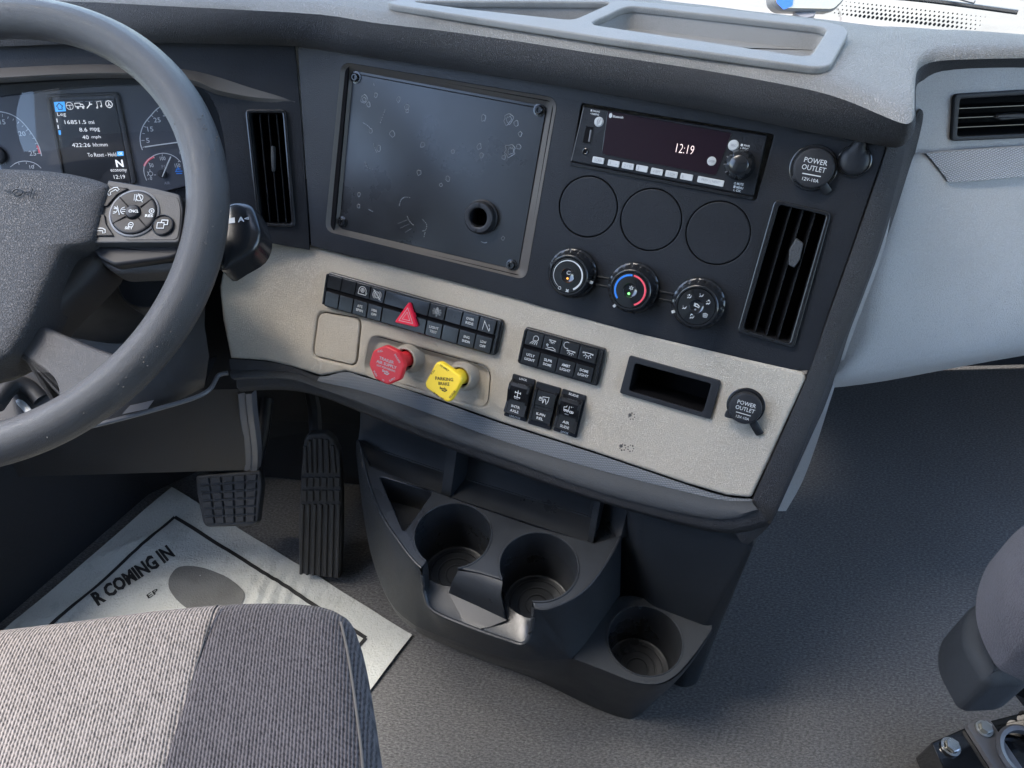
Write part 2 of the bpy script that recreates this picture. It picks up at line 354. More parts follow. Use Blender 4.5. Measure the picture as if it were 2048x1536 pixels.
def rpoly(P, r, n=5):
    """round the corners of a polygon"""
    P = [Vector((p[0], p[1], 0)) for p in P]; out = []; L = len(P)
    for i in range(L):
        rr = r[i] if isinstance(r, (list, tuple)) else r
        b = P[i]; d1 = (P[i - 1] - b); d2 = (P[(i + 1) % L] - b); rr = min(rr, d1.length * .48, d2.length * .48)
        a, c = b + d1.normalized() * rr, b + d2.normalized() * rr
        for k in range(n + 1): t = k / n; out.append(a * (1 - t) ** 2 + b * (2 * t * (1 - t)) + c * t * t)
    return out
def smooth(P, n=4, closed=False):
    """Catmull-Rom through points"""
    P = [Vector(p) if len(p) == 3 else Vector((p[0], p[1], 0)) for p in P]; L = len(P); out = []
    for i in range(L if closed else L - 1):
        p0, p1, p2, p3 = (P[(i - 1) % L], P[i], P[(i + 1) % L], P[(i + 2) % L]) if closed else (P[max(i - 1, 0)], P[i], P[i + 1], P[min(i + 2, L - 1)])
        for k in range(n):
            t = k / n; out.append(.5 * ((2 * p1) + (p2 - p0) * t + (2 * p0 - 5 * p1 + 4 * p2 - p3) * t * t + (3 * p1 - p0 - 3 * p2 + p3) * t ** 3))
    if not closed: out.append(P[-1])
    return out
def resample(P, n):
    P = [Vector(p) for p in P]; D = [0]
    for i in range(1, len(P)): D.append(D[-1] + (P[i] - P[i - 1]).length)
    out = []; j = 0
    for k in range(n):
        t = D[-1] * k / (n - 1)
        while j < len(D) - 2 and D[j + 1] < t: j += 1
        q = (t - D[j]) / max(D[j + 1] - D[j], 1e-9); out.append(P[j].lerp(P[j + 1], min(max(q, 0), 1)))
    return out

def curve_mesh(cu):
    o = bpy.data.objects.new('tmp', cu); me = bpy.data.meshes.new_from_object(o); bpy.data.objects.remove(o); bpy.data.curves.remove(cu); return me
def plate(outer, holes=(), z0=0.0, z1=.002, bev=0.0, seg=2):
    """flat plate with holes and rounded edges -> MB"""
    cu = bpy.data.curves.new('tmp', 'CURVE'); cu.dimensions = '2D'; cu.fill_mode = 'BOTH'
    for L in [outer] + list(holes):
        P = [(p[0], p[1]) for p in L]
        sp = cu.splines.new('POLY'); sp.points.add(len(P) - 1)
        for i, p in enumerate(P): sp.points[i].co = (p[0], p[1], 0, 1)
        sp.use_cyclic_u = True
    cu.extrude = max((z1 - z0) / 2 - bev, 0); cu.bevel_depth = bev; cu.offset = -bev; cu.bevel_resolution = seg
    me = curve_mesh(cu); m = MB(); zc = (z0 + z1) / 2
    m.v = [Vector((v.co.x, v.co.y, v.co.z + zc)) for v in me.vertices]; m.f = [tuple(p.vertices) for p in me.polygons]; bpy.data.meshes.remove(me)
    return m
def letters(txt, size=1.0, bold=.02, spacing=1.0, thick=.00012, shear=0.0, line=.95):
    cu = bpy.data.curves.new('tmp', 'FONT'); cu.body = txt; cu.size = size; cu.offset = bold * size; cu.extrude = thick / 2
    cu.align_x = 'CENTER'; cu.align_y = 'CENTER'; cu.space_character = spacing; cu.resolution_u = 2; cu.shear = shear; cu.space_line = line
    me = curve_mesh(cu); m = MB(); m.v = [v.co.copy() for v in me.vertices]; m.f = [tuple(p.vertices) for p in me.polygons]; bpy.data.meshes.remove(me)
    if m.v:
        xs = [v.x for v in m.v]; ys = [v.y for v in m.v]; cx, cy = (min(xs) + max(xs)) / 2, (min(ys) + max(ys)) / 2
        for v in m.v: v.x -= cx; v.y -= cy
        m.w = max(xs) - min(xs); m.h = max(ys) - min(ys)
    return m
def place(m, x, y, z=0, rot=0, sx=1, sy=1):
    c, s = cos(rot), sin(rot)
    m.v = [Vector((x + v.x * sx * c - v.y * sy * s, y + v.x * sx * s + v.y * sy * c, z + v.z)) for v in m.v]; return m
def words(txt, c, width=None, height=None, rot=0, z=0, bold=.015, shear=0.0, line=.95):
    """lettering fitted to a width or a height in metres"""
    m = letters(txt, 1.0, bold, shear=shear, line=line, thick=0); k = None
    if width and height: sx, sy = width / m.w, height / m.h
    elif width: sx = sy = width / m.w
    else: sx = sy = height / m.h
    return place(m, c[0], c[1], c[2] + z if len(c) > 2 else z, rot, sx, sy)
def stroke(lines, wd, z=0.0, hgt=.00015):
    """line drawing: low ridges along polylines given in local xy(z)"""
    m = MB()
    for L in lines:
        P = [Vector((p[0], p[1], (p[2] if len(p) > 2 else 0) + z)) for p in L]
        if len(P) < 2: continue
        closed = (P[0] - P[-1]).length < 1e-7
        if closed: P = P[:-1]
        m.tube(P, wd / 2, n=4, closed=closed, flat=hgt / (wd / 2), up=(0, 0, 1), caps=True)
    return m
def join(*ms):
    m = MB()
    for k in ms: m.add(k.v, k.f)
    return m

ROOT = {}
def finish(me, angle=38, fixn=True):
    if fixn:
        b = bmesh.new(); b.from_mesh(me); bmesh.ops.remove_doubles(b, verts=b.verts, dist=2e-6); bmesh.ops.recalc_face_normals(b, faces=b.faces); b.to_mesh(me); b.free()
    me.polygons.foreach_set('use_smooth', [True] * len(me.polygons)); me.set_sharp_from_angle(angle=radians(angle)); me.update()
def tag(o, label=None, cat=None, group=None, kind=None):
    for k, v in (('label', label), ('category', cat), ('group', group), ('kind', kind)):
        if v: o[k] = v
    return o
def thing(name, label, cat, fr, c=(0, 0, 0), group=None, rot=0):
    """an Empty at the thing's base; its parts are written in the frame's coordinates"""
    o = bpy.data.objects.new(name, None); COL.objects.link(o); o.empty_display_size = .02
    c = Vector((c[0], c[1], c[2] if len(c) > 2 else 0)); o.matrix_world = fr.mx @ Matrix.Translation(c) @ Matrix.Rotation(rot, 4, 'Z')
    ROOT[o.name] = (fr, c if not rot else None, c); tag(o, label, cat, group); return o
def part(name, m, material, parent, label=None, kind=None, angle=38, fixn=True, local=False, uv=None, wn=True):
    """mesh in the coordinates of the thing's frame (or local to the thing when local)"""
    root = parent
    while root.parent: root = root.parent
    off = None if local else ROOT[root.name][2]
    me = m.mesh(name, off) if isinstance(m, MB) else m
    finish(me, angle, fixn and isinstance(m, MB))
    me.materials.append(M_[material] if isinstance(material, str) else material)
    o = bpy.data.objects.new(name, me); COL.objects.link(o); o.parent = parent
    if wn and len(me.polygons) < 30000:
        md = o.modifiers.new('wn', 'WEIGHTED_NORMAL'); md.keep_sharp = True; md.weight = 100
    if label: o['label'] = label
    if kind: o['kind'] = kind
    if uv:
        ul = me.uv_layers.new(name='UVMap')
        for lp in me.loops: ul.data[lp.index].uv = uv(me.vertices[lp.vertex_index].co)
    return o
def single(name, m, material, fr, label=None, cat=None, kind=None, angle=38, group=None, fixn=True):
    me = m.mesh(name); finish(me, angle, fixn); me.materials.append(M_[material]); o = bpy.data.objects.new(name, me); COL.objects.link(o)
    o.matrix_world = fr.mx; return tag(o, label, cat, group, kind)
WF = Frame(Vector((0, 0, 0)), (1, 0, 0), (0, 0, 1))        # world frame
def WZ(x, y, z): return Vector((x, y, z + CZ))

# ================================================================== THE SETTING
# ground outside, far below the cab
g = MB(); g.grid([[Vector((x, y, -1.5)) for x in (-300, -20, -4, 0, 4, 20, 300)] for y in (-300, -20, 0, 4, 20, 300)])
single('ground', g, 'ground', WF, kind='structure', fixn=False)
# cab floor: one sheet
g = MB(); g.grid([[Vector((x, y, 0)) for x in (-.98, 1.4)] for y in (-1.4, 1.12)])
g.add([(-.98, 1.12, -.04), (1.4, 1.12, -.04), (-.98, -1.4, -.04), (1.4, -1.4, -.04)], [(0, 1, 3, 2)])
single('floor', g, 'floor', WF, kind='structure', fixn=False)
def wall_x(name, x, th, holes_yz, y0, y1, z0, z1):
    """side of the cab in the y-z plane with window openings"""
    m = plate([(y0, z0), (y1, z0), (y1, z0 + .85), (.66, z1), (y0, z1)], holes_yz, 0, th)
    m.v = [Vector((x + v.z, v.x, v.y)) for v in m.v]
    return m
driver_win = rpoly([(-.24, CZ - .42), (1.05, CZ - .42), (.62, CZ + .84), (-.24, CZ + .84)], .05)
single('wall_left', wall_x('w', -1.04, .06, [driver_win], -1.4, 1.15, -.1, 2.0), 'cabwall', WF, kind='structure')
pass_win = rpoly([(-1.0, CZ - .5), (1.05, CZ - .5), (.62, CZ + .82), (-1.0, CZ + .82)], .05)
fill_opening = rpoly([(-.10, .10), (.72, .10), (.72, .48), (-.10, .48)], .05)  # opening added in the unseen wall to brighten the right floor
single('wall_right', wall_x('w', 1.40, .06, [pass_win, fill_opening], -1.4, 1.15, -.1, 2.0), 'cabwall', WF, kind='structure')
m = MB(); m.box((.2, -1.43, .95), (2.5, .06, 2.1)); single('wall_rear', m, 'rearwall', WF, kind='structure')
m = MB(); m.box((.2, -.45, 2.03), (2.5, 2.0, .06)); single('ceiling', m, 'ceiling', WF, kind='structure')
m = MB(); m.box((.2, 1.15, .235), (2.5, .04, .63)); single('firewall', m, 'firewall', WF, kind='structure')

# ================================================================== DASHBOARD (one fixed moulding with its panels as parts)
dash = thing('dashboard', 'black and warm grey truck dashboard with padded dark top', 'dashboard', WF, (0, .75, 0))
ZU = -.275                                                  # height of the hood's upper front line
LOW = [(-260, 96), (-120, 92), (0, 89), (109, 85), (200, 82), (290, 81), (440, 84), (590, 89), (720, 107), (872, 129), (1019, 151), (1180, 177), (1290, 196), (1400, 215), (1510, 236), (1615, 258), (1690, 272), (1751, 284)]
UPP = [(-260, 10), (-120, 4), (0, 0), (109, 2), (200, 5), (330, 12), (470, 19), (640, 29), (745, 45), (880, 61), (1019, 80), (1170, 104), (1290, 122), (1400, 139), (1510, 158), (1621, 180), (1690, 200), (1748, 224)]
def hood_profile(L, U):
    """section of the padded hood from its lower edge L to its upper line U"""
    d = Vector((U.x - L.x, U.y - L.y, 0)); out = Vector((0, -1, 0)) if d.length < 1e-4 else None
    n = Vector((-.30, -.95, 0)).normalized() if L.x > -.24 else Vector((.05, -1, 0)).normalized()
    h = U.z - L.z
    return [L - n * .03 + Vector((0, 0, .004)), L - n * .006, L + n * .003 - Vector((0, 0, .001)), L.lerp(U, .3) + n * .010, L.lerp(U, .62) + n * .009, L.lerp(U, .85) + n * .004, U]
secs = []
for a, b in zip(LOW, UPP):
    fr = F0 if a[0] <= 590 else F1
    L = fr.w(fr.at(a, .007)); U = at_z(b, ZU); secs.append((L, U))
# right corner and passenger side
for a, b, zl in (((1797, 290), (1802, 246), -.318), ((1817, 276), (1822, 244), -.312), ((1829, 250), (1829, 228), -.306), ((1831, 205), (1829, 180), -.302), ((1831, 172), (1833, 146), -.303), ((1842, 162), (1850, 129), -.306), ((1880, 154), (1885, 121), -.312), ((1960, 150), (1960, 118), -.316), ((2060, 147), (2060, 116), -.318), ((2300, 142), (2300, 112), -.32), ((2700, 140), (2700, 108), -.32)):
    secs.append((at_z(a, zl), at_z(b, ZU)))
far_xy = [(-.98, 1.0), (-.9, 1.03), (-.8, 1.05), (-.7, 1.06), (-.6, 1.07), (-.5, 1.075), (-.4, 1.075), (-.28, 1.07), (-.2, 1.06), (-.12, 1.045), (-.04, 1.025), (.04, 1.0), (.09, .985), (.14, .965), (.19, .945), (.235, .93), (.27, .915), (.30, .905),
          (.335, .892), (.36, .883), (.385, .873), (.41, .864), (.44, .853), (.47, .842), (.51, .828), (.57, .805), (.66, .77), (.85, .70), (1.25, .5)]
rows = [[] for _ in range(7 + 9)]
for i, (L, U) in enumerate(secs):
    for k, p in enumerate(hood_profile(L, U)):
        rows[k].append(p)
    Fp = Vector((far_xy[i][0], far_xy[i][1], CZ - .300))
    for k in range(9):
        t = [.03, .07, .13, .25, .4, .55, .7, .85, 1][k]; p = U.lerp(Fp, t); p.z = CZ + ZU + (.0035, .006, .0075, .0075, .006, .002, -.006, -.014, -.026)[k]
        rows[7 + k].append(p)
rows.append([p + Vector((0, .004, -.012)) for p in rows[-1]]); rows.append([p + Vector((0, .012, -.30)) for p in rows[-1]])
# finer columns
fine = [smooth(r, 3) for r in rows]
hood = MB(); hood.grid(fine)
hm = hood.mesh('hood', ROOT['dashboard'][2])
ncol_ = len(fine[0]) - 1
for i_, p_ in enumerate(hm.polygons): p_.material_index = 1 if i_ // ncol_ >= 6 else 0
# the storage tray opening is cut out of the hood top
ZT = CZ + ZU + .010
tray_px = [(772, 11), (812, 1), (1000, -9), (1240, 6), (1450, 24), (1640, 47), (1686, 58), (1697, 70), (1660, 137), (1634, 142), (1420, 112), (1218, 83), (919, 30), (790, 16)]
zt = zframe(ZT - CZ)
tray_out = [zt.at(p) for p in tray_px]
to = ROOT['dashboard'][2]
def cut_convex(me, poly, off):
    b = bmesh.new(); b.from_mesh(me); P = [Vector((p.x, p.y, 0)) - Vector((off.x, off.y, 0)) for p in poly]
    if area(P) < 0: P = P[::-1]
    for i in range(len(P)):
        a, c = P[i - 1], P[i]; e = c - a; n = Vector((e.y, -e.x, 0)).normalized()
        bmesh.ops.bisect_plane(b, geom=b.verts[:] + b.edges[:] + [f for f in b.faces if f.calc_center_median().z > ZT - off.z - .06], plane_co=a, plane_no=n, dist=1e-6)
    dead = []
    for f in b.faces:
        c = f.calc_center_median()
        if all((P[i] - P[i - 1]).cross(Vector((c.x, c.y, 0)) - P[i - 1]).z > 0 for i in range(len(P))): dead.append(f)
    bmesh.ops.delete(b, geom=dead, context='FACES'); b.to_mesh(me); b.free()
def hull(P):
    P = sorted((round(p.x, 6), round(p.y, 6)) for p in P); out = []
    for Q in (P, P[::-1]):
        h = []
        for p in Q:
            while len(h) > 1 and (h[-1][0] - h[-2][0]) * (p[1] - h[-2][1]) - (h[-1][1] - h[-2][1]) * (p[0] - h[-2][0]) <= 0: h.pop()
            h.append(p)
        out += h[:-1]
    return [Vector((a, b, 0)) for a, b in out]
tray_hull = hull(tray_out)
cut_convex(hm, inset(tray_hull if area(tray_hull) > 0 else tray_hull[::-1], .006), to)
# lit and darker copies of one vinyl: glare painted into the top
finish(hm, 40)
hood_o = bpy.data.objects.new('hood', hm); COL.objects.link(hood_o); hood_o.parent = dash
hm.materials.append(M_['pad']); hm.materials.append(M_['padlit'])
for i_, p_ in enumerate(hm.polygons): pass
# storage tray on the dash top
tray = part('storage_tray', plate(rpoly(tray_hull, .012, 4), [rpoly([zt.at(p) for p in [(822, 8), (1225, 10), (1146, 46), (930, 23)]], .01, 3), rpoly([zt.at(p) for p in [(1256, 17), (1655, 62), (1618, 121), (1176, 54)]], .012, 4)], ZT - .004, ZT + .003, .002), 'tray', dash)
inn = MB()
for q in ([(818, 6), (1229, 8), (1148, 48), (926, 24)], [(1252, 15), (1660, 61), (1620, 124), (1172, 55)]):
    o_ = rpoly([zt.at(p) for p in q], .012, 4)
    if area(o_) < 0: o_ = o_[::-1]
    i_ = inset(o_, .007)
    inn.grid([[Vector((p.x, p.y, ZT - .002)) for p in o_], [Vector((p.x, p.y, ZT - .014)) for p in i_], [Vector((p.x, p.y, ZT - .0165)) for p in inset(i_, .002)]], True)
    inn.cap([Vector((p.x, p.y, ZT - .0165)) for p in inset(i_, .002)])
part('tray_floor', inn, 'tray', tray)

# --- centre panel (leaning, black)
P1_out = [(594, 80), (1180, 165), (1500, 215), (1772, 272), (1770, 300), (1700, 505), (1652, 640), (1622, 742), (1578, 739), (1480, 716), (1275, 667), (1080, 613), (1040, 600), (900, 562), (749, 523), (700, 513), (622, 492)]
bez_px = [(683, 124), (1116, 197), (1052, 560), (650, 462)]
bez_o = rpoly(F1.pts(bez_px), .012, 6)
bez_i = rpoly(F1.pts([(708, 143), (1094, 215), (1036, 540), (680, 456)], -.010), .005, 6)
radio_o = rpoly(F1.pts([(1163, 206), (1549, 269), (1512, 402), (1141, 330)]), .003, 4)
blanks = [((1176, 414), .0302), ((1301.5, 440), .0302), ((1435.5, 466.5), .0302)]
# circle centres from their extents on the panel
bl_c = [F1.at(c) for c, r in blanks]; bl_r = []
for (x0, x1, y0, y1), c in zip(((1117, 1235, 352, 476), (1240, 1363, 377, 503), (1369, 1502, 402, 531)), bl_c):
    bl_r.append(.0314)
ventR_px = [(1549, 399), (1662, 424), (1588, 695), (1474, 664)]
ventR_o = rpoly(F1.pts([(1553, 405), (1656, 427), (1583, 688), (1480, 659)]), .004, 4)
panel = plate(rpoly(F1.pts(P1_out), [0, 0, 0, .002, .002, .002, .002, .002] + [0] * 9, 2), [bez_o, radio_o, ventR_o] + [circ(c, r) for c, r in zip(bl_c, bl_r)], -.003, 0, .0008, 1)
def to_world(m, fr): m.v = [fr.w(v) for v in m.v]; return m
cpanel = part('centre_panel', to_world(panel, F1), 'panel_blue', dash)
backing = plate(F1.pts([(600, 86), (1770, 272), (1620, 735), (625, 485)]), [rpoly(F1.pts([(694, 130), (1104, 204), (1046, 553), (664, 464)]), .004, 4), ventR_o, radio_o], -.0065, -.0035)
part('panel_backing', to_world(backing, F1), 'void', cpanel)
for c, r in zip(bl_c, bl_r):
    d = MB(); d.prism(circ(c, r - .0011, 56), -.0025, .0001, .0009, 3); part('blanking_disc', to_world(d, F1), 'panel_blue', cpanel)
# moulded recess around the cover plate
fr_ = MB(); n_ = len(bez_o)
if area(bez_o) * area(bez_i) < 0: bez_i = bez_i[::-1]
lv = [[p + Vector((0, 0, .0004)) for p in bez_o], [a.lerp(b, .12) + Vector((0, 0, -.0012 - a.lerp(b, .12).z)) for a, b in zip(bez_o, bez_i)], [Vector((a.x, a.y, 0)).lerp(Vector((b.x, b.y, 0)), .85) + Vector((0, 0, -.0095)) for a, b in zip(bez_o, bez_i)], [Vector((b.x, b.y, -.0112)) for b in bez_i]]
fr_.grid(lv, True); fr_.grid([lv[-1], [Vector((p.x, p.y, -.02)) for p in inset([Vector((q.x, q.y, 0)) for q in (lv[-1] if area(lv[-1]) > 0 else lv[-1][::-1])], .004)]] if area(lv[-1]) > 0 else [lv[-1], [Vector((p.x, p.y, -.02)) for p in lv[-1]]], True)
part('recess_frame', to_world(fr_, F1), 'bevel', cpanel)
# link grooves between the three knobs
for A, B in (((1186, 552), (1220, 558)), ((1186, 568), (1220, 575)), ((1318, 583), (1352, 590)), ((1318, 598), (1352, 605))):
    gr = MB(); gr.tube([F1.at(A, .0002), F1.at(B, .0002)], .0012, n=6, flat=.5); part('link_rib', to_world(gr, F1), 'gloss', cpanel)
# --- driver's panel
clus_hole = smooth(F0.pts([(-160, 170), (0, 160), (125, 153), (256, 150), (378, 163), (412, 184), (432, 215), (444, 260), (452, 312), (448, 350), (430, 378), (380, 396), (200, 408), (0, 412), (-160, 412)]), 3)
ventL_o = rpoly(F0.pts([(495, 224), (569, 223), (588, 449), (519, 447)]), .004, 4)
P0_out = [(-300, 85), (0, 80), (300, 72), (588, 80), (591, 110), (604, 260), (618, 470), (619, 500), (560, 490), (530, 484), (480, 490), (440, 540), (300, 560), (0, 560), (-300, 560)]
dp = plate(F0.pts(P0_out), [clus_hole, ventL_o], -.003, 0, .0006, 1)
dpo = part('driver_panel', to_world(dp, F0), 'panel', dash)
# eyebrow over the instruments: a ledge that dies into the panel on the right
eb = MB(); top = [(-300, 150), (-150, 142), (0, 136), (125, 130), (225, 129), (353, 137), (422, 150), (500, 175), (560, 193), (590, 205)]
bot = [(-300, 172), (-150, 164), (0, 158), (125, 151), (256, 149), (378, 161), (432, 182), (500, 196), (560, 202), (590, 206)]
hh = [.022, .022, .022, .022, .021, .018, .011, .0045, .0012, .0]
R_ = [[], [], [], []]
for a, b, h in zip(top, bot, hh):
    R_[0].append(F0.at(a, .0005)); R_[1].append(F0.at((b[0], b[1] - 3), h)); R_[2].append(F0.at((b[0] + 1, b[1]), h - .001)); q = F0.at(b, 0); q.z = -.001; q.y -= .004; R_[3].append(q)
eb.grid([smooth(r, 4) for r in R_])
part('instrument_eyebrow', to_world(eb, F0), 'bevel', dpo)
rw = MB()                                                   # walls of the instrument recess
rw.grid([clus_hole, [Vector((p.x, p.y - .002, -.036)) for p in clus_hole]], True); part('recess_wall', to_world(rw, F0), 'panel', dpo)

# --- grey lower panel
G_out = [(452, 560), (436, 574), (444, 536), (470, 498), (519, 479), (560, 475), (600, 487), (700, 511), (749, 521), (855, 546), (1040, 598), (1275, 664), (1480, 715), (1578, 738), (1606, 745), (1613, 756), (1503, 997), (1453, 992), (1375, 969), (1187, 905), (1000, 845), (819, 780), (725, 752), (690, 743), (640, 752), (531, 722), (459, 717), (443, 640)]
F2b = Frame(F2.o, F2.u, F2.n); F2b.bend = bend2
def g2(L, h=0): return [Vector((v.x, v.y, 0)) for v in F2b.pts(L, h)]
def bent(m, fr=F2):
    """bend a mesh written on the grey panel the way the panel bends"""
    b = bmesh.new(); me = m.mesh('t'); b.from_mesh(me)
    lo = min(v.co.x for v in b.verts)
    for k in range(14):
        x = -.44 - .012 * k
        if x > lo: bmesh.ops.bisect_plane(b, geom=b.verts[:] + b.edges[:] + b.faces[:], plane_co=(x, 0, 0), plane_no=(1, 0, 0))
    for v in b.verts: v.co.z += bend2(v.co.x, v.co.y)
    m2 = MB(); b.verts.index_update(); m2.v = [v.co.copy() for v in b.verts]; m2.f = [tuple(q.index for q in f.verts) for f in b.faces]; b.free(); bpy.data.meshes.remove(me); return m2
slot_in = rpoly(F2.pts([(1268, 724), (1426, 767), (1408, 828), (1255, 782)]), .003, 3)
blank_o = rpoly(F2.pts([(636, 623), (722, 637), (712, 734), (624, 713)]), .011, 6)
well_o = rpoly(F2.pts([(741, 670), (981, 736), (974, 817), (728, 744)]), .014, 6)
gout = rpoly(g2(G_out[1:]), [0, .01, .01] + [0] * 10 + [.003, .004, .004] + [0] * 11, 3)
grey = plate(gout, [slot_in, blank_o, well_o], -.0104, .0, .0045, 3)
gp = part('lower_panel', to_world(bent(grey), F2), 'grey', dash, angle=50)
bk = plate(inset([v for v in gout] if area(gout) > 0 else gout[::-1], .004), [slot_in, well_o], -.0145, -.0115)
part('panel_backing', to_world(bent(bk), F2), 'void', gp)
bc = MB(); bo = blank_o if area(blank_o) > 0 else blank_o[::-1]; bc.prism(inset(bo, .0012), -.0060, -.0002, .0022, 3)
part('blanking_cover', to_world(bc, F2), 'grey', gp)
# shallow well that holds the two air valves
wl = MB(); wo = well_o if area(well_o) > 0 else well_o[::-1]
lv = [(0.0, -.0008), (.0015, -.0022), (.0035, -.0050), (.006, -.0072), (.0085, -.0080)]
loops = [[p + Vector((0, 0, z)) for p in inset(wo, d)] for d, z in lv]
wl.grid(loops, True); wl.cap(loops[-1]); part('valve_well', to_world(wl, F2), 'grey', gp, angle=70)

# --- woven strip, rolled lip and underside below the grey panel
TOPL = [(459, 718), (531, 723), (590, 735), (640, 753), (690, 744), (725, 753), (819, 781), (1000, 846), (1187, 906), (1375, 970), (1453, 993), (1504, 998)]
MIDL = [(462, 741), (531, 741), (590, 746), (634, 762), (700, 776), (760, 793), (850, 824), (1000, 880), (1187, 937), (1375, 985), (1453, 1001), (1505, 1003)]
LIPL = [(470, 760), (531, 757), (590, 762), (650, 781), (720, 808), (790, 838), (880, 873), (1010, 918), (1200, 985), (1380, 1030), (1460, 1038), (1520, 1020)]
UNDL = [(481, 784), (531, 780), (590, 782), (650, 796), (720, 824), (790, 853), (880, 890), (1010, 940), (1200, 1004), (1380, 1054), (1470, 1066), (1540, 1050)]
def hmix(L, h): return [Vector(v) for v in F2b.pts(L, h)]
wt = smooth(hmix(TOPL, -.0015), 4); wm = smooth(hmix(MIDL, .004), 4)
nS = 12; lw = MB(); lw.grid([wt[:nS + 1], [a.lerp(b, .5) + Vector((0, 0, .0012)) for a, b in zip(wt, wm)][:nS + 1], wm[:nS + 1]]); part('strip_end', to_world(lw, F2), 'pad', dash, angle=60)
wt2, wm2 = wt[nS:], wm[nS:]
st = MB(); st.grid([wt2, [a.lerp(b, .5) + Vector((0, 0, .0012)) for a, b in zip(wt2, wm2)], wm2])
cum = [0]
for i in range(1, len(wm)): cum.append(cum[-1] + (wm[i] - wm[i - 1]).length)
stm = to_world(st, F2).mesh('woven_strip', ROOT['dashboard'][2]); finish(stm, 60)
ul = stm.uv_layers.new(name='UVMap')
for lp in stm.loops:
    q = F2.mx.inverted() @ (stm.vertices[lp.vertex_index].co + ROOT['dashboard'][2]); ul.data[lp.index].uv = (q.x + q.y * .35, q.y - q.x * .35)
ws = bpy.data.objects.new('woven_strip', stm); stm.materials.append(M_['weave']); COL.objects.link(ws); ws.parent = dash
ll = smooth(hmix(LIPL, .012), 4); lu = smooth(hmix(UNDL, .000), 4)
lip = MB(); lip.grid([[p + Vector((0, 0, -.004)) for p in wm], [p + Vector((0, -.0006, .0008)) for p in wm], [a.lerp(b, .35) + Vector((0, 0, .0045)) for a, b in zip(wm, ll)], [a.lerp(b, .72) + Vector((0, 0, .0048)) for a, b in zip(wm, ll)], ll])
part('rolled_lip', to_world(lip, F2), 'lip', dash, angle=60)
un = MB(); un.grid([[p + Vector((0, .0005, -.0025)) for p in ll], [a.lerp(b, .5) + Vector((0, -.001, .002)) for a, b in zip(ll, lu)], lu, [p + Vector((0, .004, -.03)) for p in lu], [p + Vector((0, .03, -.12)) for p in lu]])
part('lip_underside', to_world(un, F2), 'pad', dash, angle=60)

# --- dark grained pillar down the right of the centre stack and round its foot
pil_i = [(1772, 268), (1774, 300), (1704, 505), (1655, 640), (1617, 748), (1560, 880), (1505, 1003), (1492, 1045), (1470, 1066)]
pil_o = [(1803, 285), (1806, 320), (1757, 495), (1708, 630), (1664, 740), (1612, 880), (1563, 1005), (1535, 1055), (1495, 1090)]
pa = smooth(F1.pts(pil_i[:4], .001) + [F2.w(F2.at(p, .0)) for p in []], 1)
Pi = [F1.w(F1.at(p, .0012)) for p in pil_i[:5]] + [F2.w(F2.at(p, -.001)) for p in pil_i[5:]]
Po = [F1.w(F1.at(p, -.012)) for p in pil_o[:5]] + [F2.w(F2.at(p, -.012)) for p in pil_o[5:]]
Pi, Po = smooth(Pi, 4), smooth(Po, 4)
pl_ = MB(); back = Vector((.10, .16, 0))
pl_.grid([[p + Vector((0, 0.004, -.006)) for p in Pi], Pi, [a.lerp(b, .5) - Vector((.001, .004, 0)) for a, b in zip(Pi, Po)], [a.lerp(b, .85) - Vector((0, .001, 0)) for a, b in zip(Pi, Po)], Po, [p + back * .3 for p in Po], [p + back for p in Po]])
part('stack_side_trim', pl_, 'pad', dash, angle=50)

# --- passenger side
pv = on_plane(WZ(.45, .70, -.35), (-.10, -.99, .2), (1950, 230))
F3 = Frame(WZ(.45, .705, -.35), (.9925, .122, 0), Vector((.122 * .97, -.9925 * .97, .26)))
pp = MB()
r0 = [F3.w(F3.at(p, .0)) for p in [(1800, 300), (1826, 200), (1833, 165), (1850, 152), (1900, 147), (2048, 144), (2300, 140), (2700, 136)]]
def prow(L, h): return [F3.w(F3.at(p, h)) for p in L]
A_ = prow([(1822, 170), (1850, 150), (1900, 146), (1980, 144), (2100, 142), (2350, 138), (2700, 134)], -.01)
B_ = prow([(1815, 200), (1850, 175), (1900, 172), (1980, 170), (2100, 168), (2350, 164), (2700, 160)], .0)
C_ = prow([(1770, 318), (1820, 303), (1870, 297), (1960, 292), (2100, 287), (2350, 280), (2700, 270)], .0)
D_ = prow([(1768, 345), (1800, 325), (1866, 305), (1960, 298), (2100, 292), (2350, 284), (2700, 274)], .004)
pp.grid([A_, B_, [a.lerp(b, .5) for a, b in zip(B_, C_)], C_, D_]) if False else None
hole = rpoly(F3.pts([(1917, 192), (2200, 178), (2200, 262), (1910, 272)]), .003, 3)
ppp = plate(F3.pts([(1740, 330), (1800, 240), (1822, 160), (1840, 136), (2048, 126), (2700, 110), (2700, 285), (2048, 302), (1852, 312), (1790, 330)]), [hole], -.004, 0, .001, 1)
part('passenger_panel', to_world(ppp, F3), 'blue_grey', dash, label='blue-grey grained panel around the passenger air vent')
gb = MB()
gl = [[(1768, 318), (1800, 312), (1852, 305), (1960, 297), (2100, 288), (2400, 270), (2800, 250)],
      [(1752, 350), (1800, 335), (1860, 330), (1960, 325), (2100, 318), (2400, 305), (2800, 290)],
      [(1725, 440), (1785, 425), (1850, 420), (1960, 412), (2100, 405), (2400, 392), (2800, 380)],
      [(1688, 560), (1750, 560), (1830, 552), (1960, 540), (2100, 530), (2400, 510), (2800, 490)],
      [(1655, 680), (1720, 690), (1810, 680), (1960, 660), (2100, 640), (2400, 600), (2800, 560)],
      [(1636, 760), (1655, 768), (1760, 752), (1920, 722), (2100, 692), (2400, 640), (2800, 590)],
      [(1640, 772), (1660, 776), (1770, 762), (1940, 730), (2100, 702), (2400, 650), (2800, 600)]]
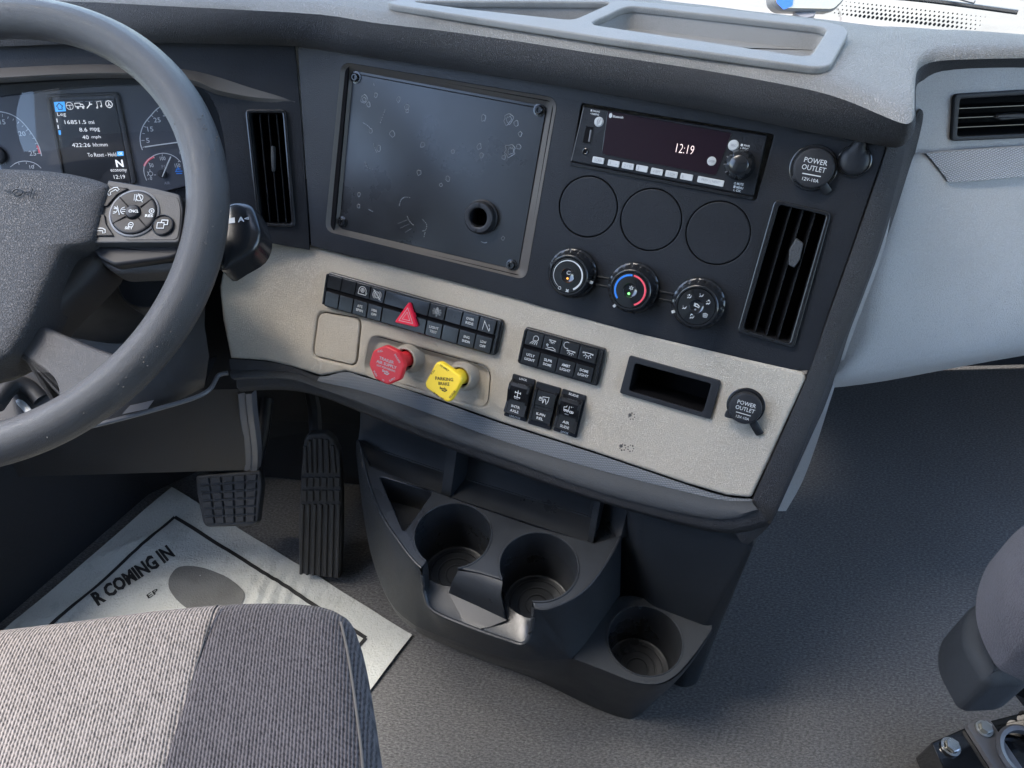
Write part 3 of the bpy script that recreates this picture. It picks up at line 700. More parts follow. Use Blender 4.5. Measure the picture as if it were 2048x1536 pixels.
gh = [.002, .012, .024, .034, .036, .022, -.05]
GR = []
for L, h in zip(gl, gh): GR.append(smooth([F3.w(F3.at(p, h * (1 if i else .2))) for i, p in enumerate(L)], 3))
GR2 = [smooth([r[j] for r in GR], 4) for j in range(len(GR[0]))]
gb.grid(GR2); part('glove_box', gb, 'blue_grey', dash, angle=60)
# woven inlay over the glove box
inl = [(1853, 306), (1960, 298), (2048, 293), (2300, 280), (2300, 335), (2048, 352), (1912, 364), (1898, 360), (1886, 352)]
tp = smooth([F3.at(p, .0085) for p in [(1853, 307), (1960, 299), (2048, 294), (2200, 286), (2400, 274)]], 4)
bt = smooth([F3.at(p, h) for p, h in [((1892, 357), .0185), ((1912, 364), .0215), ((2048, 353), .0225), ((2200, 341), .0225), ((2400, 326), .0225)]], 4)
m_ = MB(); G_i = [[p + Vector((0, -.001, -.006)) for p in tp], tp, [a.lerp(b, .5) + Vector((0, 0, .0018)) for a, b in zip(tp, bt)], bt, [p + Vector((0, .001, -.006)) for p in bt]]
m_.grid([[F3.w(p) for p in L] for L in G_i]); m_.add([F3.w(L[0]) for L in G_i], [(0, 1, 2, 3, 4)])
me = m_.mesh('woven_inlay', ROOT['dashboard'][2]); finish(me, 40); ul = me.uv_layers.new(name='UVMap')
for lp in me.loops:
    q = F3.mx.inverted() @ (me.vertices[lp.vertex_index].co + ROOT['dashboard'][2]); ul.data[lp.index].uv = (q.x * 1.0 + q.y * .3, q.y - q.x * .3)
me.materials.append(M_['weave_light']); o = bpy.data.objects.new('woven_strip', me); COL.objects.link(o); o.parent = dash
# side skin between the pillar and the glove box, running down to the toe board
sk = MB()
s0 = [at_z((1803, 300), -.335), at_z((1768, 495), -.42), at_z((1716, 640), -.50), at_z((1672, 765), -.60), at_z((1634, 885), -.70), at_z((1566, 1052), -.84)]
s0[-1:] = [at_z((1604, 965), -.77), at_z((1572, 1022), -.81)]
s1 = [p + Vector((.05, .10, 0)) * max(.04, 1 - max(0, i - 2) * .24) for i, p in enumerate(s0)]
sk.grid([smooth([p + Vector((-.03, .0, .0)) for p in s0], 3), smooth(s0, 3), smooth(s1, 3)]) 
part('stack_side_skin', sk, 'blue_grey', dash, angle=60)
# dark under-dash closing panel on the passenger side
ud = MB(); ud.grid([[WZ(.33, .70, -.60), WZ(1.35, .80, -.58)], [WZ(.33, .80, -.64), WZ(1.35, .9, -.62)], [WZ(.33, 1.0, -.75), WZ(1.35, 1.1, -.75)], [WZ(.33, 1.08, -1.04), WZ(1.35, 1.12, -1.04)]])
part('toe_board', ud, 'firewall', dash)
kp = MB(); kp.grid([[WZ(-.30, .86, z), WZ(-.56, .84, z), WZ(-.63, .79, z), WZ(-.80, .50, z), WZ(-.90, .30, z), WZ(-.98, .25, z)] for z in (-.55, -.8, -1.08)]); part('kick_panel', kp, 'firewall', dash)
ud = MB(); ud.grid([[WZ(-.98, .84, -.50), WZ(-.2, .84, -.50)], [WZ(-.98, .80, -.66), WZ(-.20, .80, -.66)], [WZ(-.98, .80, -.82), WZ(-.19, .80, -.82)], [WZ(-.98, .88, -.95), WZ(-.19, .86, -.95)], [WZ(-.98, .88, -1.045), WZ(-.19, .80, -1.045)]])
part('toe_board', ud, 'firewall', dash)

# ================================================================== COVER PLATE
def wds(txt, fr, pL, pR, hpx, h=0, bold=.012, rows=1, shear=0.0, line=.95, up=None):
    """lettering whose middle line runs from photo point pL to pR; hpx = cap height in photo px; raised .1 mm"""
    a, b = fr.at(pL, h), fr.at(pR, h); c = (a + b) / 2; d = b - a
    hh = (fr.at((pL[0], pL[1] - hpx / 2), h) - fr.at((pL[0], pL[1] + hpx / 2), h)).length
    m = words(txt, (c.x, c.y, 0), d.length, hh, atan2(d.y, d.x), 0, bold, shear, line)
    for v in m.v: v.z = h + .00012
    return m
cpt = F1.at((870, 340), -.012)
cp = thing('cover_plate', 'black sheet cover plate blotched with dried glue, screwed over the empty screen opening', 'cover plate', F1, cpt)
pl_o = rpoly(F1.pts([(706, 140), (1093, 212), (1036, 541), (677, 458)], -.0095), .003, 4)
scr = [(712, 155), (1079, 220), (686, 444), (1023.5, 530)]
gc = F1.at((964, 434), -.010)
sheet = part('sheet', plate(pl_o, [circ(gc, .0155, 40)], -.0135, -.010, .0006, 2), 'sheet', cp)
m = MB(); a, b = F1.at((703, 146), -.0098), F1.at((1092, 219), -.0098); m.tube([a, b], .0006, n=4, flat=.4); part('fold_line', m, 'gloss', sheet)
for p in scr:
    c = F1.at(p, -.010); m = MB(); m.lathe([(.0052, 0), (.0052, .0008), (.0044, .0010), (.0042, .0035), (.0034, .0042), (.0023, .0042), (.0020, .0022), (0.00001, .0022)], c, 28)
    s_ = part('screw', m, 'gloss', cp); m = MB(); m.lathe([(.0066, 0), (.0066, .0009), (.0050, .0011)], c, 28); part('washer', m, 'gloss', s_)
m = MB(); m.lathe([(.0150, -.004), (.0188, .0), (.0190, .0022), (.0178, .0032), (.0172, .0105), (.0160, .0118), (.0125, .0122), (.0106, .0112), (.0102, .0085), (.0102, -.012)], gc, 56)
gm = part('cable_grommet', m, 'black', cp)
m = MB(); m.lathe([(.0103, -.011), (.00001, -.011)], gc, 40); part('hole', m, 'void', gm)
for a in (pi * .52, -pi * .5):
    m = MB(); m.box(gc + Vector((.0142 * cos(a), .0142 * sin(a), .0122)), (.0004, .0034, .0006), Matrix.Rotation(a - pi / 2, 3, 'Z')); part('seam', m, 'void', gm)
# dried glue rings and dotted smears (positions read on the sheet)
rz = MB()
def c2(x, y): return (560 + x / 3.2, 60 + y / 3.2)
def loop_mark(x, y, r, wob=.25, t=.00035, n=14, arc=(0, 2 * pi)):
    c = F1.at(c2(x, y), -.0099); k = [c + Vector((r * cos(a) * random.uniform(1 - wob, 1 + wob), r * 1.15 * sin(a) * random.uniform(1 - wob, 1 + wob), 0)) for a in [arc[0] + (arc[1] - arc[0]) * i / n for i in range(n)]]
    rz.tube(smooth(k, 2, True), t, n=5, closed=True, flat=.5) if arc[1] - arc[0] > 6 else rz.tube(smooth(k, 2), t, n=5, flat=.5)
for x, y, r in ((538, 442, .0042), (614, 418, .0021), (567, 478, .0022), (757, 445, .0024), (812, 492, .0026), (815, 518, .0017), (718, 665, .0028), (632, 758, .0026), (580, 645, .0022), (1302, 563, .0027), (1462, 570, .0050), (1512, 596, .0026), (1537, 665, .0020),
                (1275, 745, .0026), (1290, 803, .0021), (1528, 747, .0024), (1472, 770, .0056), (1433, 815, .0020), (912, 735, .0026), (1106, 778, .0018), (890, 913, .0024), (1075, 952, .0025), (505, 1053, .0019), (502, 1128, .0019), (1428, 1333, .0018), (1030, 992, .0016)):
    loop_mark(x, y, r); 
    if r > .0040: loop_mark(x + 2, y + 3, r * .55, .35, .0003)
def dots(L):
    P = smooth([F1.at(c2(*p), -.0099) for p in L], 6)
    for i in range(0, len(P) - 1, 2):
        d = (P[i + 1] - P[i]).normalized() * .0008; rz.tube([P[i] - d, P[i] + d], .00045 * random.uniform(.7, 1.3), n=5, flat=.5)
dots([(672, 512), (655, 560), (640, 602)]); dots([(535, 595), (560, 612), (590, 640)]); dots([(600, 730), (610, 765), (622, 785)]); dots([(545, 845), (560, 880), (605, 893)])
dots([(765, 1120), (775, 1088), (800, 1070), (840, 1075)]); dots([(815, 1195), (832, 1228), (858, 1252)]); dots([(915, 1215), (938, 1245), (932, 1280), (908, 1288)]); dots([(928, 1298), (920, 1330)]); dots([(1290, 1355), (1308, 1362), (1325, 1358)]); dots([(600, 345), (603, 356)]); dots([(570, 1150), (598, 1165)])
for a, b in (((752, 1240), (822, 1212)), ((770, 1268), (830, 1240)), ((800, 1296), (842, 1270))): rz.tube([F1.at(c2(*a), -.0099), F1.at(c2(*b), -.0099)], .00012, n=4, flat=.5)
part('glue_residue', rz, 'residue', sheet, kind='stuff')

# ================================================================== RADIO
def c9(x, y): return (1140 + x / 4.876, 190 + y / 4.876)
rc = F1.at((1343, 302), 0)
rad = thing('car_radio', 'black single slot truck radio with white buttons showing 12:19', 'radio', F1, rc)
face_px = [c9(135, 112), c9(1925, 395), c9(1790, 985), c9(12, 648)]
fo = rpoly(F1.pts(face_px, .002), .0015, 3)
rb = part('faceplate', plate(fo, [], -.012, .0035, .0012, 2), 'panel', rad)
m = MB(); b0 = F1.pts([c9(10, 652), c9(1790, 990), c9(1780, 1025), c9(6, 690)], 0); m.prism(b0, -.004, .0020, .0006); part('lower_ledge', m, 'gloss', rad)
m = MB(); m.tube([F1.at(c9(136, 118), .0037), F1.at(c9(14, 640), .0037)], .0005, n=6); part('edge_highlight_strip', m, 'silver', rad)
dsp = rpoly(F1.pts([c9(368, 155), c9(1578, 372), c9(1490, 600), c9(1425, 775), c9(1400, 782), c9(335, 580), c9(312, 555)], .0037), [.001, .001, .01, .004, .004, .004, .004], 3)
display = part('display', plate(dsp, [], .0034, .0040, .0002, 1), 'screen', rad)
m = MB(); d_o = dsp; m.tube([Vector((p.x, p.y, .0040)) for p in dsp], .00025, n=4, closed=True); part('display_edge', m, 'gloss', display)
part('clock_digits', wds('12:19', F1, c9(1038, 515), c9(1208, 540), 18, .0040, -.018), 'lit_pink', display)
part('wireless_mark', wds('Bluetooth', F1, c9(420, 207), c9(520, 219), 4.8, .0040, .03), 'white', display)
m = MB(); m.prism(circ(F1.at(c9(405, 202), 0), .0016, 16, .0024), .0039, .0041); part('wireless_badge', m, 'white', display)
def rbtn(x, y, r, txt, ww, name='round_button'):
    c = F1.at(c9(x, y), .0035); m = MB(); m.lathe([(r + .0006, 0), (r + .0006, .0003), (r, .0003), (r, .0010), (r - .0005, .0015), (.00001, .0016)], c, 32)
    o = part(name, m, 'button_white', rad); mm = words(txt, (c.x, c.y), ww, None, 0, 0, .01)
    for v in mm.v: v.z = c.z + .00185
    part('lettering', mm, 'print_grey', o)
rbtn(283, 262, .0042, '(/', .0035); rbtn(1595, 492, .0045, 'SRC', .0052); rbtn(1383, 646, .0043, 'DISP', .0055)
keys = [(277, 637, 'SCAN', 110), (427, 668, '1  -', 110), (566, 693, '2 < M', 112), (703, 718, '3', 112), (848, 748, '4 RPT', 114), (990, 773, '5 RDM', 116), (1138, 800, '6', 118), (1372, 843, 'PREV | | NEXT', 252)]
uang = atan2(*(lambda d: (d.y, d.x))(F1.at(c9(1372, 843)) - F1.at(c9(277, 637))))
for x, y, tx, wpx in keys:
    c = F1.at(c9(x, y), .0035); hh = .0060; ww = (F1.at(c9(x + wpx / 2, y + wpx * .105)) - F1.at(c9(x - wpx / 2, y - wpx * .105))).length
    m = MB(); m.prism(rrect(c.x, c.y, ww, hh, .0008, 2, uang), .0030, .0050, .0006, 2); o = part('preset_button', m, 'button_white', rad)
    w_ = {1: .12, 3: .12}.get(len(tx), .6 if wpx < 200 else .7) * ww
    mm = words(tx, (c.x - (ww * .3 if len(tx) == 1 else 0), c.y), w_, .0030 if len(tx) > 1 else .0032, uang, 0, .0)
    for v in mm.v: v.z = .00515
    part('lettering', mm, 'print_grey', o)
kc = F1.at(c9(1655, 678), .0035)
m = MB(); rows = []
for r, z in ((.0145, 0), (.0145, .001), (.0138, .004), (.0128, .012), (.0118, .014), (.0088, .0145)):
    rows.append([kc + Vector(((r - (.0014 if (k % 8) in (0, 1) and .001 < z < .0142 else 0)) * cos(2 * pi * k / 64), (r - (.0014 if (k % 8) in (0, 1) and .001 < z < .0142 else 0)) * sin(2 * pi * k / 64), z)) for k in range(64)])
m.grid(rows, True); vk = part('volume_knob', m, 'gloss', rad)
m = MB(); m.lathe([(.0090, .0135), (.0090, .0160), (.0080, .0172), (.004, .0182), (.00001, .0184)], kc, 40); part('knob_cap', m, 'gloss', vk)
m = MB()
for a in (2.2, 2.75, 3.3, 3.85): m.box(kc + Vector((.0127 * cos(a), .0127 * sin(a), .0125)), (.0022, .0012, .002), Matrix.Rotation(a, 3, 'Z'))
part('grip_notch', m, 'silver', vk, kind='stuff')
for x, y in ((145, 213), (68, 553), (1842, 510), (1737, 873)):
    m = MB(); m.lathe([(.0021, .0001), (.0019, -.0004 + .0001), (.00001, -.0003)], F1.at(c9(x, y), .0036), 16); part('release_hole', m, 'void', rad)
m = MB(); m.lathe([(.0005, .0001), (.00001, .0001)], F1.at(c9(256, 450), .0036), 8); part('reset_hole', m, 'void', rad)
uc = rpoly(F1.pts([c9(158, 296), c9(238, 310), c9(205, 485), c9(118, 470)], .0035), .0006, 2)
us = MB(); us.ring(uc, [Vector((p.x, p.y, 0)) for p in inset(uc if area(uc) > 0 else uc[::-1], .0007)] if area(uc) > 0 else inset(uc[::-1], .0007)[::-1], .003, .0039, 0); uo = part('usb_socket', us, 'gloss', rad)
m = MB(); m.cap([Vector((p.x, p.y, .0036)) for p in uc]); part('socket_opening', m, 'void', uo)
m = MB(); a, b = F1.at(c9(205, 340), .0037), F1.at(c9(185, 455), .0037); m.tube([a, b], .0009, n=4, flat=.5); part('socket_tongue', m, 'silver', uo)
m = MB(); m.lathe([(.0032, 0), (.0032, .0006), (.0026, .0009), (.0019, .0006), (.0017, .0)], F1.at(c9(150, 550), .0036), 24); jo = part('aux_jack', m, 'gloss', rad)
m = MB(); m.lathe([(.0018, .0002), (.00001, .0002)], F1.at(c9(150, 550), .0036), 16); part('jack_opening', m, 'void', jo)
for tx, a, b, h in (('\u25a0 DIALING', c9(202, 150), c9(290, 163), 4), ('\u2022 PAIRING', c9(198, 180), c9(282, 193), 4), ('\u25a0 PWR', c9(1665, 487), c9(1755, 500), 4.5), ('\u2022 ESC', c9(1660, 517), c9(1738, 530), 4.5), ('O MUTE', c9(1600, 860), c9(1692, 875), 5), ('\u25a0 MENU', c9(1595, 893), c9(1688, 910), 5), ('L OK', c9(1595, 925), c9(1668, 940), 5)):
    part('lettering', wds(tx, F1, a, b, h, .0036, .02), 'white', rb)

# ================================================================== AIR VENTS
def vent(name_lbl, fr, outer, inner, slats, tab, depth=.03, group='air vents', sl=None, hor=False):
    """frame with real depth, blades along pairs of photo points, thumb tab"""
    o_ = rpoly(fr.pts(outer, .001), .005, 4); c = sum(o_, Vector()) / len(o_)
    i_ = rpoly(fr.pts(inner, .001), .003, 4)
    t = thing('air_vent', name_lbl, 'air vent', fr, (c.x, c.y, 0), group)
    if area(o_) * area(i_) < 0: i_ = i_[::-1]
    m = MB(); m.ring(o_, i_, .0002, .0042, .0016); part('vent_frame', m, sl or 'gloss', t)
    m = MB(); I = [Vector((p.x, p.y, 0)) for p in i_]
    m.grid([[p + Vector((0, 0, .003)) for p in I], [p + Vector((0, 0, -depth)) for p in I]], True); part('duct_wall', m, 'black', t)
    m = MB(); m.cap([p + Vector((0, 0, -depth)) for p in I]); part('duct_floor', m, 'void', t)
    for A, B in slats:
        a, b = fr.at(A, .0005), fr.at(B, .0005); d = (b - a).normalized(); s_ = Vector((-d.y, d.x, 0)); k = Vector((0, 0, 1)) if hor else (Vector((0, 0, 1)) + s_ * .18)
        dp = .016; th = .0006
        m = MB(); vs = [a - s_ * th, a + s_ * th, b + s_ * th, b - s_ * th]; lo = [v - k * dp for v in vs]
        m.add(vs + lo, [(0, 1, 2, 3), (4, 7, 6, 5), (0, 4, 5, 1), (1, 5, 6, 2), (2, 6, 7, 3), (3, 7, 4, 0)])
        sl_o = part('slat', m, 'void', t); m = MB(); m.tube([a, b], .0006, n=6); part('slat_edge', m, 'gloss', sl_o)
    if tab:
        P = [Vector((v.x, v.y, 0)) for v in fr.pts(tab, .003)]; m = MB(); m.prism(rpoly(P, .0015, 2), -.004, .0045, .0014, 3); part('tab', m, 'lip', t)
    return t
vent('vertical black air vent between the radio stack knobs and the right edge', F1, [(1549, 398), (1663, 424), (1588, 697), (1474, 664)], [(1559, 409), (1653, 431), (1579, 686), (1487, 657)],
     [((1583, 414), (1510, 664)), ((1607, 420), (1533, 671)), ((1631, 426), (1556, 677))], [(1592, 476), (1607, 487), (1600, 520), (1588, 536), (1577, 530), (1578, 500)])
vent('vertical black air vent beside the steering wheel', F0, [(491, 219), (573, 219), (593, 454), (516, 452)], [(499, 226), (566, 226), (584, 447), (523, 445)],
     [((519, 228), (540, 445)), ((536, 228), (557, 446)), ((553, 228), (573, 447))], [(542, 292), (548, 292), (549, 302), (549, 342), (544, 344), (542, 310)], sl='gloss')
vent('wide black air vent on the passenger side above the woven strip', F3, [(1905, 188), (2230, 168), (2222, 268), (1899, 282)], [(1917, 197), (2222, 178), (2213, 258), (1911, 272)],
     [((1916, 217), (2215, 203)), ((1914, 236), (2215, 222)), ((1912, 255), (2214, 241))], [(1990, 236), (1999, 230), (2050, 227), (2050, 236), (2002, 240)], hor=True, sl='panel_blue')
# ================================================================== CLIMATE KNOBS
def knob_thing(lbl, px_base, px_face, px_ptr, deco):
    c = F1.at(px_base, 0)
    R = .0268; t = thing('rotary_knob', lbl, 'knob', F1, c, 'climate control knobs')
    H = .021
    m = MB(); rows = []
    for r, z, kn in ((R, 0, 0), (R, .005, 0), (R - .0008, .0062, 0), (R - .002, .0068, 1), (R - .0045, .017, 1), (R - .0056, H - .0006, 0), (R - .0064, H, 0), (R - .0078, H, 0), (R - .0084, H - .0010, 0)):
        rows.append([c + Vector(((r - (.0009 * max(0, math.sin(36 * pi * k / 108 * 1.0)) if kn else 0)) * cos(2 * pi * k / 108), (r - (.0009 * max(0, math.sin(36 * pi * k / 108)) if kn else 0)) * sin(2 * pi * k / 108), z)) for k in range(108)])
    m.grid(rows, True); part('knurled_ring', m, 'gloss', t, angle=30)
    m = MB(); m.lathe([(R - .0084, H - .0012), (R - .0088, H - .0002), (.0075, H + .0004), (.0070, H - .0002), (.0068, H - .0012), (.0045, H - .0020), (.00001, H - .0022)], c, 60)
    face = part('face', m, 'piano', t)
    m = MB(); q = F1.at(px_ptr, .011); q = Vector((q.x, q.y, 0)) - Vector((c.x, c.y, 0)); a = atan2(q.y, q.x)
    m.box(c + Vector(((R - .0022) * cos(a), (R - .0022) * sin(a), .0142)), (.0030, .0026, .0026), Matrix.Rotation(a, 3, 'Z')); part('pointer', m, 'white', t)
    deco(t, face, c, H); return t
def arc(c, r, a0, a1, z, n=24): return [Vector((c.x + r * cos(a0 + (a1 - a0) * k / n), c.y + r * sin(a0 + (a1 - a0) * k / n), z)) for k in range(n + 1)]
def band(c, r, w0, w1, a0, a1, z, n=40):
    m = MB(); A, B = [], []
    for k in range(n + 1):
        t = k / n; wd = w0 + (w1 - w0) * t; a = a0 + (a1 - a0) * t
        A.append(Vector((c.x + (r + wd / 2) * cos(a), c.y + (r + wd / 2) * sin(a), z))); B.append(Vector((c.x + (r - wd / 2) * cos(a), c.y + (r - wd / 2) * sin(a), z)))
    m.grid([A, [a.lerp(b, .5) + Vector((0, 0, .00015)) for a, b in zip(A, B)], B]); return m
def icon(parent, fr, lines, c, s, rot=0, z=0, wd=.00045, material='white', name='icon'):
    """small pictogram: polylines in a unit square, placed at c with size s"""
    L = [[Vector((c[0] + s * (x * cos(rot) - y * sin(rot)), c[1] + s * (x * sin(rot) + y * cos(rot)), 0)) for x, y in l] for l in lines]
    return part(name, stroke(L, wd, z), material, parent)
def ci(x, y, r, n=10): return [(x + r * cos(2 * pi * k / n), y + r * sin(2 * pi * k / n)) for k in range(n)] + [(x + r, y)]
def ai(x, y, r, a0, a1, n=8): return [(x + r * cos(radians(a0 + (a1 - a0) * k / n)), y + r * sin(radians(a0 + (a1 - a0) * k / n))) for k in range(n + 1)]
MAN = [ci(-.35, .42, .1, 6), [(-.3, .2), (-.12, -.12), (.25, .02), (.45, .42)]]
def man(face, c, z, ang, arrows, r=.0118):
    q = (c.x + r * cos(ang), c.y + r * sin(ang))
    part('icon', stroke([[Vector((q[0] + .0036 * x, q[1] + .0036 * y, 0)) for x, y in l] for l in [[(-.45, -.35), (-.15, .0), (.1, -.25), (.45, .25)], [(.45, .45), (.5, .55)], [(-.5, .35), (-.4, .45)]] + arrows], .0009, z), 'white', face)
def deco1(t, face, c, H):
    z = H + .0003
    part('fan_scale', band(c, .0155, .0003, .0019, radians(-122), radians(-122 - 295), z), 'white', face)
    icon(face, F1, [ci(0, 0, .5, 14)], (c.x - .0062, c.y - .0150), .0030, 0, z, .0005)
    icon(face, F1, [[(-.5, -.5), (.5, .5)], [(-.5, .5), (.5, -.5)]], (c.x + .0025, c.y - .0158), .0028, 0, z, .0010)
    icon(face, F1, [[(.45, -.1), (.1, -.35), (-.4, -.3), (-.5, .15), (-.2, .5), (.35, .45)]], (c.x, c.y + .0022), .0042, 0, H - .0018, .0007)
    m = MB(); m.lathe([(.0012, 0), (.0008, .0008), (.00001, .001)], (c.x - .0002, c.y - .0036, H - .0017), 12); part('led', m, 'led_orange', face)
def deco2(t, face, c, H):
    z = H + .0003
    part('cold_band', band(c, .0155, .0019, .0019, radians(94), radians(225), z), 'blue', face)
    part('hot_band', band(c, .0155, .0019, .0019, radians(88), radians(-62), z), 'redprint', face)
    icon(face, F1, [ci(0, 0, .28, 8)] + [[(.3 * cos(a), .3 * sin(a)), (.6 * cos(a), .6 * sin(a))] for a in [k * pi / 3 + .5 for k in range(6)]], (c.x + .0004, c.y + .0022), .0040, 0, H - .0018, .0006)
    m = MB(); m.lathe([(.0014, 0), (.0009, .0008), (.00001, .001)], (c.x - .0008, c.y - .0040, H - .0017), 12); part('led', m, 'led_green', face)
def deco3(t, face, c, H):
    z = H + .0003
    for ang, extra in ((80, []), (140, [ci(-.1, .6, .08, 5)]), (30, [[(-.3, .7), (.0, .95), (.3, .7), (-.3, .7)]]), (200, []), (262, [[(-.5, .7), (-.2, .9), (.0, .7)]]),):
        man(face, c, z, radians(ang), extra)
    icon(face, F1, [[(-.5, .35), (-.35, -.35), (.35, -.35), (.5, .35), (0, .5), (-.5, .35)], [(-.2, -.2), (-.2, .3)], [(0, -.2), (0, .3)], [(.2, -.2), (.2, .3)]], (c.x + .0105, c.y - .0068), .0046, 0, z, .0005)
    icon(face, F1, [[(-.5, .3), (.0, .25), (.5, -.1)], [(-.5, -.1), (.5, -.3)], [(-.5, .1), (-.1, .05)]], (c.x, c.y + .0008), .0058, 0, H - .0018, .0009)
    m = MB(); m.lathe([(.0010, 0), (.00001, .0004)], (c.x - .0004, c.y - .0036, H - .0017), 12); part('led', m, 'print_grey', face)
knob_thing('black fan speed knob with a white tapering arc and orange dot', (1146.5, 545.5), (1136, 552), (1175, 560.5), deco1)
knob_thing('black temperature knob with blue and red arcs and green dot', (1268, 574.5), (1257, 580), (1228.8, 611.8), deco2)
knob_thing('black air direction knob ringed with white seated figure symbols', (1397.5, 606), (1388.6, 613), (1344, 623), deco3)

# ================================================================== POWER OUTLETS AND RUBBER PLUG
def outlet(lbl, fr, pc, r, ear, strap, lift):
    c0 = fr.at(pc, lift); c = Vector((c0.x, c0.y, 0)); t = thing('power_outlet', lbl, 'power outlet', fr, c, 'power outlets')
    m = MB(); m.lathe([(r * .93, 0), (r * .93, lift - .004), (r, lift - .0035), (r, lift - .001), (r * .95, lift + .0004), (r * .8, lift + .0011), (.00001, lift + .0014)], c, 56); cap = part('cap', m, 'black', t)
    m = MB(); m.lathe([(r * 1.16, 0), (r * 1.16, .0008), (r * 1.10, .0015), (r * .9, .0015)], c, 56); part('socket_collar', m, 'gloss', t)
    e = fr.at(ear, lift); m = MB(); d = (Vector((e.x, e.y, 0)) - c).normalized(); s_ = Vector((-d.y, d.x, 0)); E = Vector((e.x, e.y, 0))
    m.prism(rpoly([c + d * r * .6 + s_ * r * .55, E + s_ * r * .18, E + d * r * .18, E - s_ * r * .22, c + d * r * .6 - s_ * r * .55], r * .2, 4), lift - .004, lift - .0006, .0012, 2); part('pull_tab', m, 'black', t)
    a, b = fr.at(strap[0], lift * .6), fr.at(strap[1], .002); m = MB(); m.tube(smooth([a, (a + b) / 2 + Vector((0, 0, .002)), b], 4), .0042, n=8, flat=.35, up=(0, 0, 1)); part('tether', m, 'black', t)
    for tx, y, wd, hh in (('POWER', .33, 1.12, .25), ('OUTLET', -.02, 1.16, .25), ('12V-10A', -.58, .80, .17)):
        mm = words(tx, (c.x + r * .02, c.y + r * y), r * wd, r * hh, 0, 0, .004)
        for v in mm.v: v.z = lift + .0014
        part('lettering', mm, 'white', cap)
    part('underline', stroke([[c + Vector((-r * .45, -r * .34, 0)), c + Vector((r * .45, -r * .34, 0))]], r * .05, lift + .0013), 'white', cap)
outlet('capped black power outlet at the upper right of the black panel', F1, (1627, 336), .0182, (1590, 356), ((1640, 362), (1655, 385)), .010)
outlet('capped black power outlet on the grey panel beside the open slot', F2, (1490, 817), .0165, (1453, 832), ((1505, 842), (1520, 868)), .012)
c = F1.at((1709, 322), .004); t = thing('rubber_plug', 'drop-shaped black rubber plug beside the upper power outlet', 'plug', F1, (c.x, c.y, 0))
dp_ = [Vector((c.x + .0128 * cos(a), c.y + .0128 * sin(a), 0)) for a in [radians(60 - k * 18) for k in range(17)]] + [Vector((c.x - .0035, c.y + .019, 0)), Vector((c.x + .0005, c.y + .0235, 0)), Vector((c.x + .004, c.y + .019, 0))]
m = MB(); m.dome(smooth(dp_, 2, True), .002, .006, 2.6, 10, .002); part('drop_cap', m, 'black', t)
m = MB(); m.lathe([(.0148, 0), (.0148, .001), (.0138, .0018), (.0128, .0018)], (c.x, c.y, 0), 44); part('collar', m, 'gloss', t)

# ================================================================== SWITCH BANKS
def c8(x, y): return (640 + x / 5.12, 520 + y / 5.12)
def ce(x, y): return (1000 + x / 6.4, 640 + y / 6.4)
def quad_uv(Q):
    """bilinear map from unit square (s right, t down) onto four local points TL TR BR BL"""
    A, B, C, D = [Vector((q.x, q.y, 0)) for q in Q]
    return lambda s, t: A.lerp(B, s).lerp(D.lerp(C, s), t)
def bank(lbl, fr, corners, H, cols, row1, row2, cat='switch panel'):
    Q = fr.pts(corners, H); f = quad_uv(Q); c = f(.5, .5)
    t = thing('switch_panel', lbl, cat, fr, (c.x, c.y, 0), 'dash switch panels')
    body = rpoly([f(.012, 0), f(.988, 0), f(1.0, .10), f(.998, .9), f(.985, 1), f(.012, 1), f(.0, .9), f(.002, .1)], .002, 3)
    m = MB(); m.prism(body, -.002, H - .0008, .0015, 3); part('housing', m, 'gloss', t)
    for s in (cols[0] * .52, 1 - (1 - cols[-1]) * .5):
        m = MB(); hw = min(cols[0], 1 - cols[-1]) * .34; m.prism(rpoly([f(s - hw, .05), f(s + hw, .05), f(s + hw, .95), f(s - hw, .95)], .0015, 3), H - .001, H + .0025, .0018, 3); part('end_rib', m, 'gloss', t)
    m = MB(); m.prism([f(cols[0] - .004, .44), f(cols[-1] + .004, .44), f(cols[-1] + .004, .53), f(cols[0] - .004, .53)], H - .0009, H - .0003); part('centre_groove', m, 'void', t)
    return t, f
def keycap(t, f, H, s0, s1, t0, t1, deco=None, material='panel', tilt=0, name='key'):
    g_ = .0016 / max((f(s1, 0) - f(s0, 0)).length, 1e-4) * (s1 - s0) * .30
    P = [f(s0 + g_, t0), f(s1 - g_, t0), f(s1 - g_, t1), f(s0 + g_, t1)]
    m = MB(); m.prism(rpoly(P, .0006, 2), H - .0015, H + .0022, .0007, 2)
    c = sum(P, Vector()) / 4; d = (P[3] - P[0]).normalized()
    for v in m.v:
        if v.z > H: v.z += tilt * (Vector((v.x, v.y, 0)) - c).dot(d)
    o = part(name, m, material, t)
    if deco:
        ux = (P[1] - P[0]); a = atan2(ux.y, ux.x)
        deco(o, c, a, ux.length, (P[3] - P[0]).length, H + .0025)
    return o
def txt2(*L):
    def g(o, c, a, w_, h_, z):
        n = len(L)
        for i, s in enumerate(L):
            off = Vector((-sin(a), cos(a), 0)) * ((n - 1) / 2 - i) * .0050
            ln = min(w_ * .62, .0024 * len(s)); mm = words(s, (c.x + off.x, c.y + off.y), ln, .0030, a, 0, .014)
            for v in mm.v: v.z = z + .0001
            part('lettering', mm, 'white', o)
    return g
def ic(lines, s=.011, wd=.0006):
    def g(o, c, a, w_, h_, z): icon(o, F2, lines, (c.x, c.y), s, a, z, wd)
    return g
SNAIL = [ci(.0, .05, .22, 10), ci(.0, .05, .09, 8), ai(0, 0, .45, 200, -20, 12) + [(.45, -.4), (.6, -.1)], [(-.5, -.4), (.45, -.4)], [(-.45, -.1), (-.5, -.4)]]
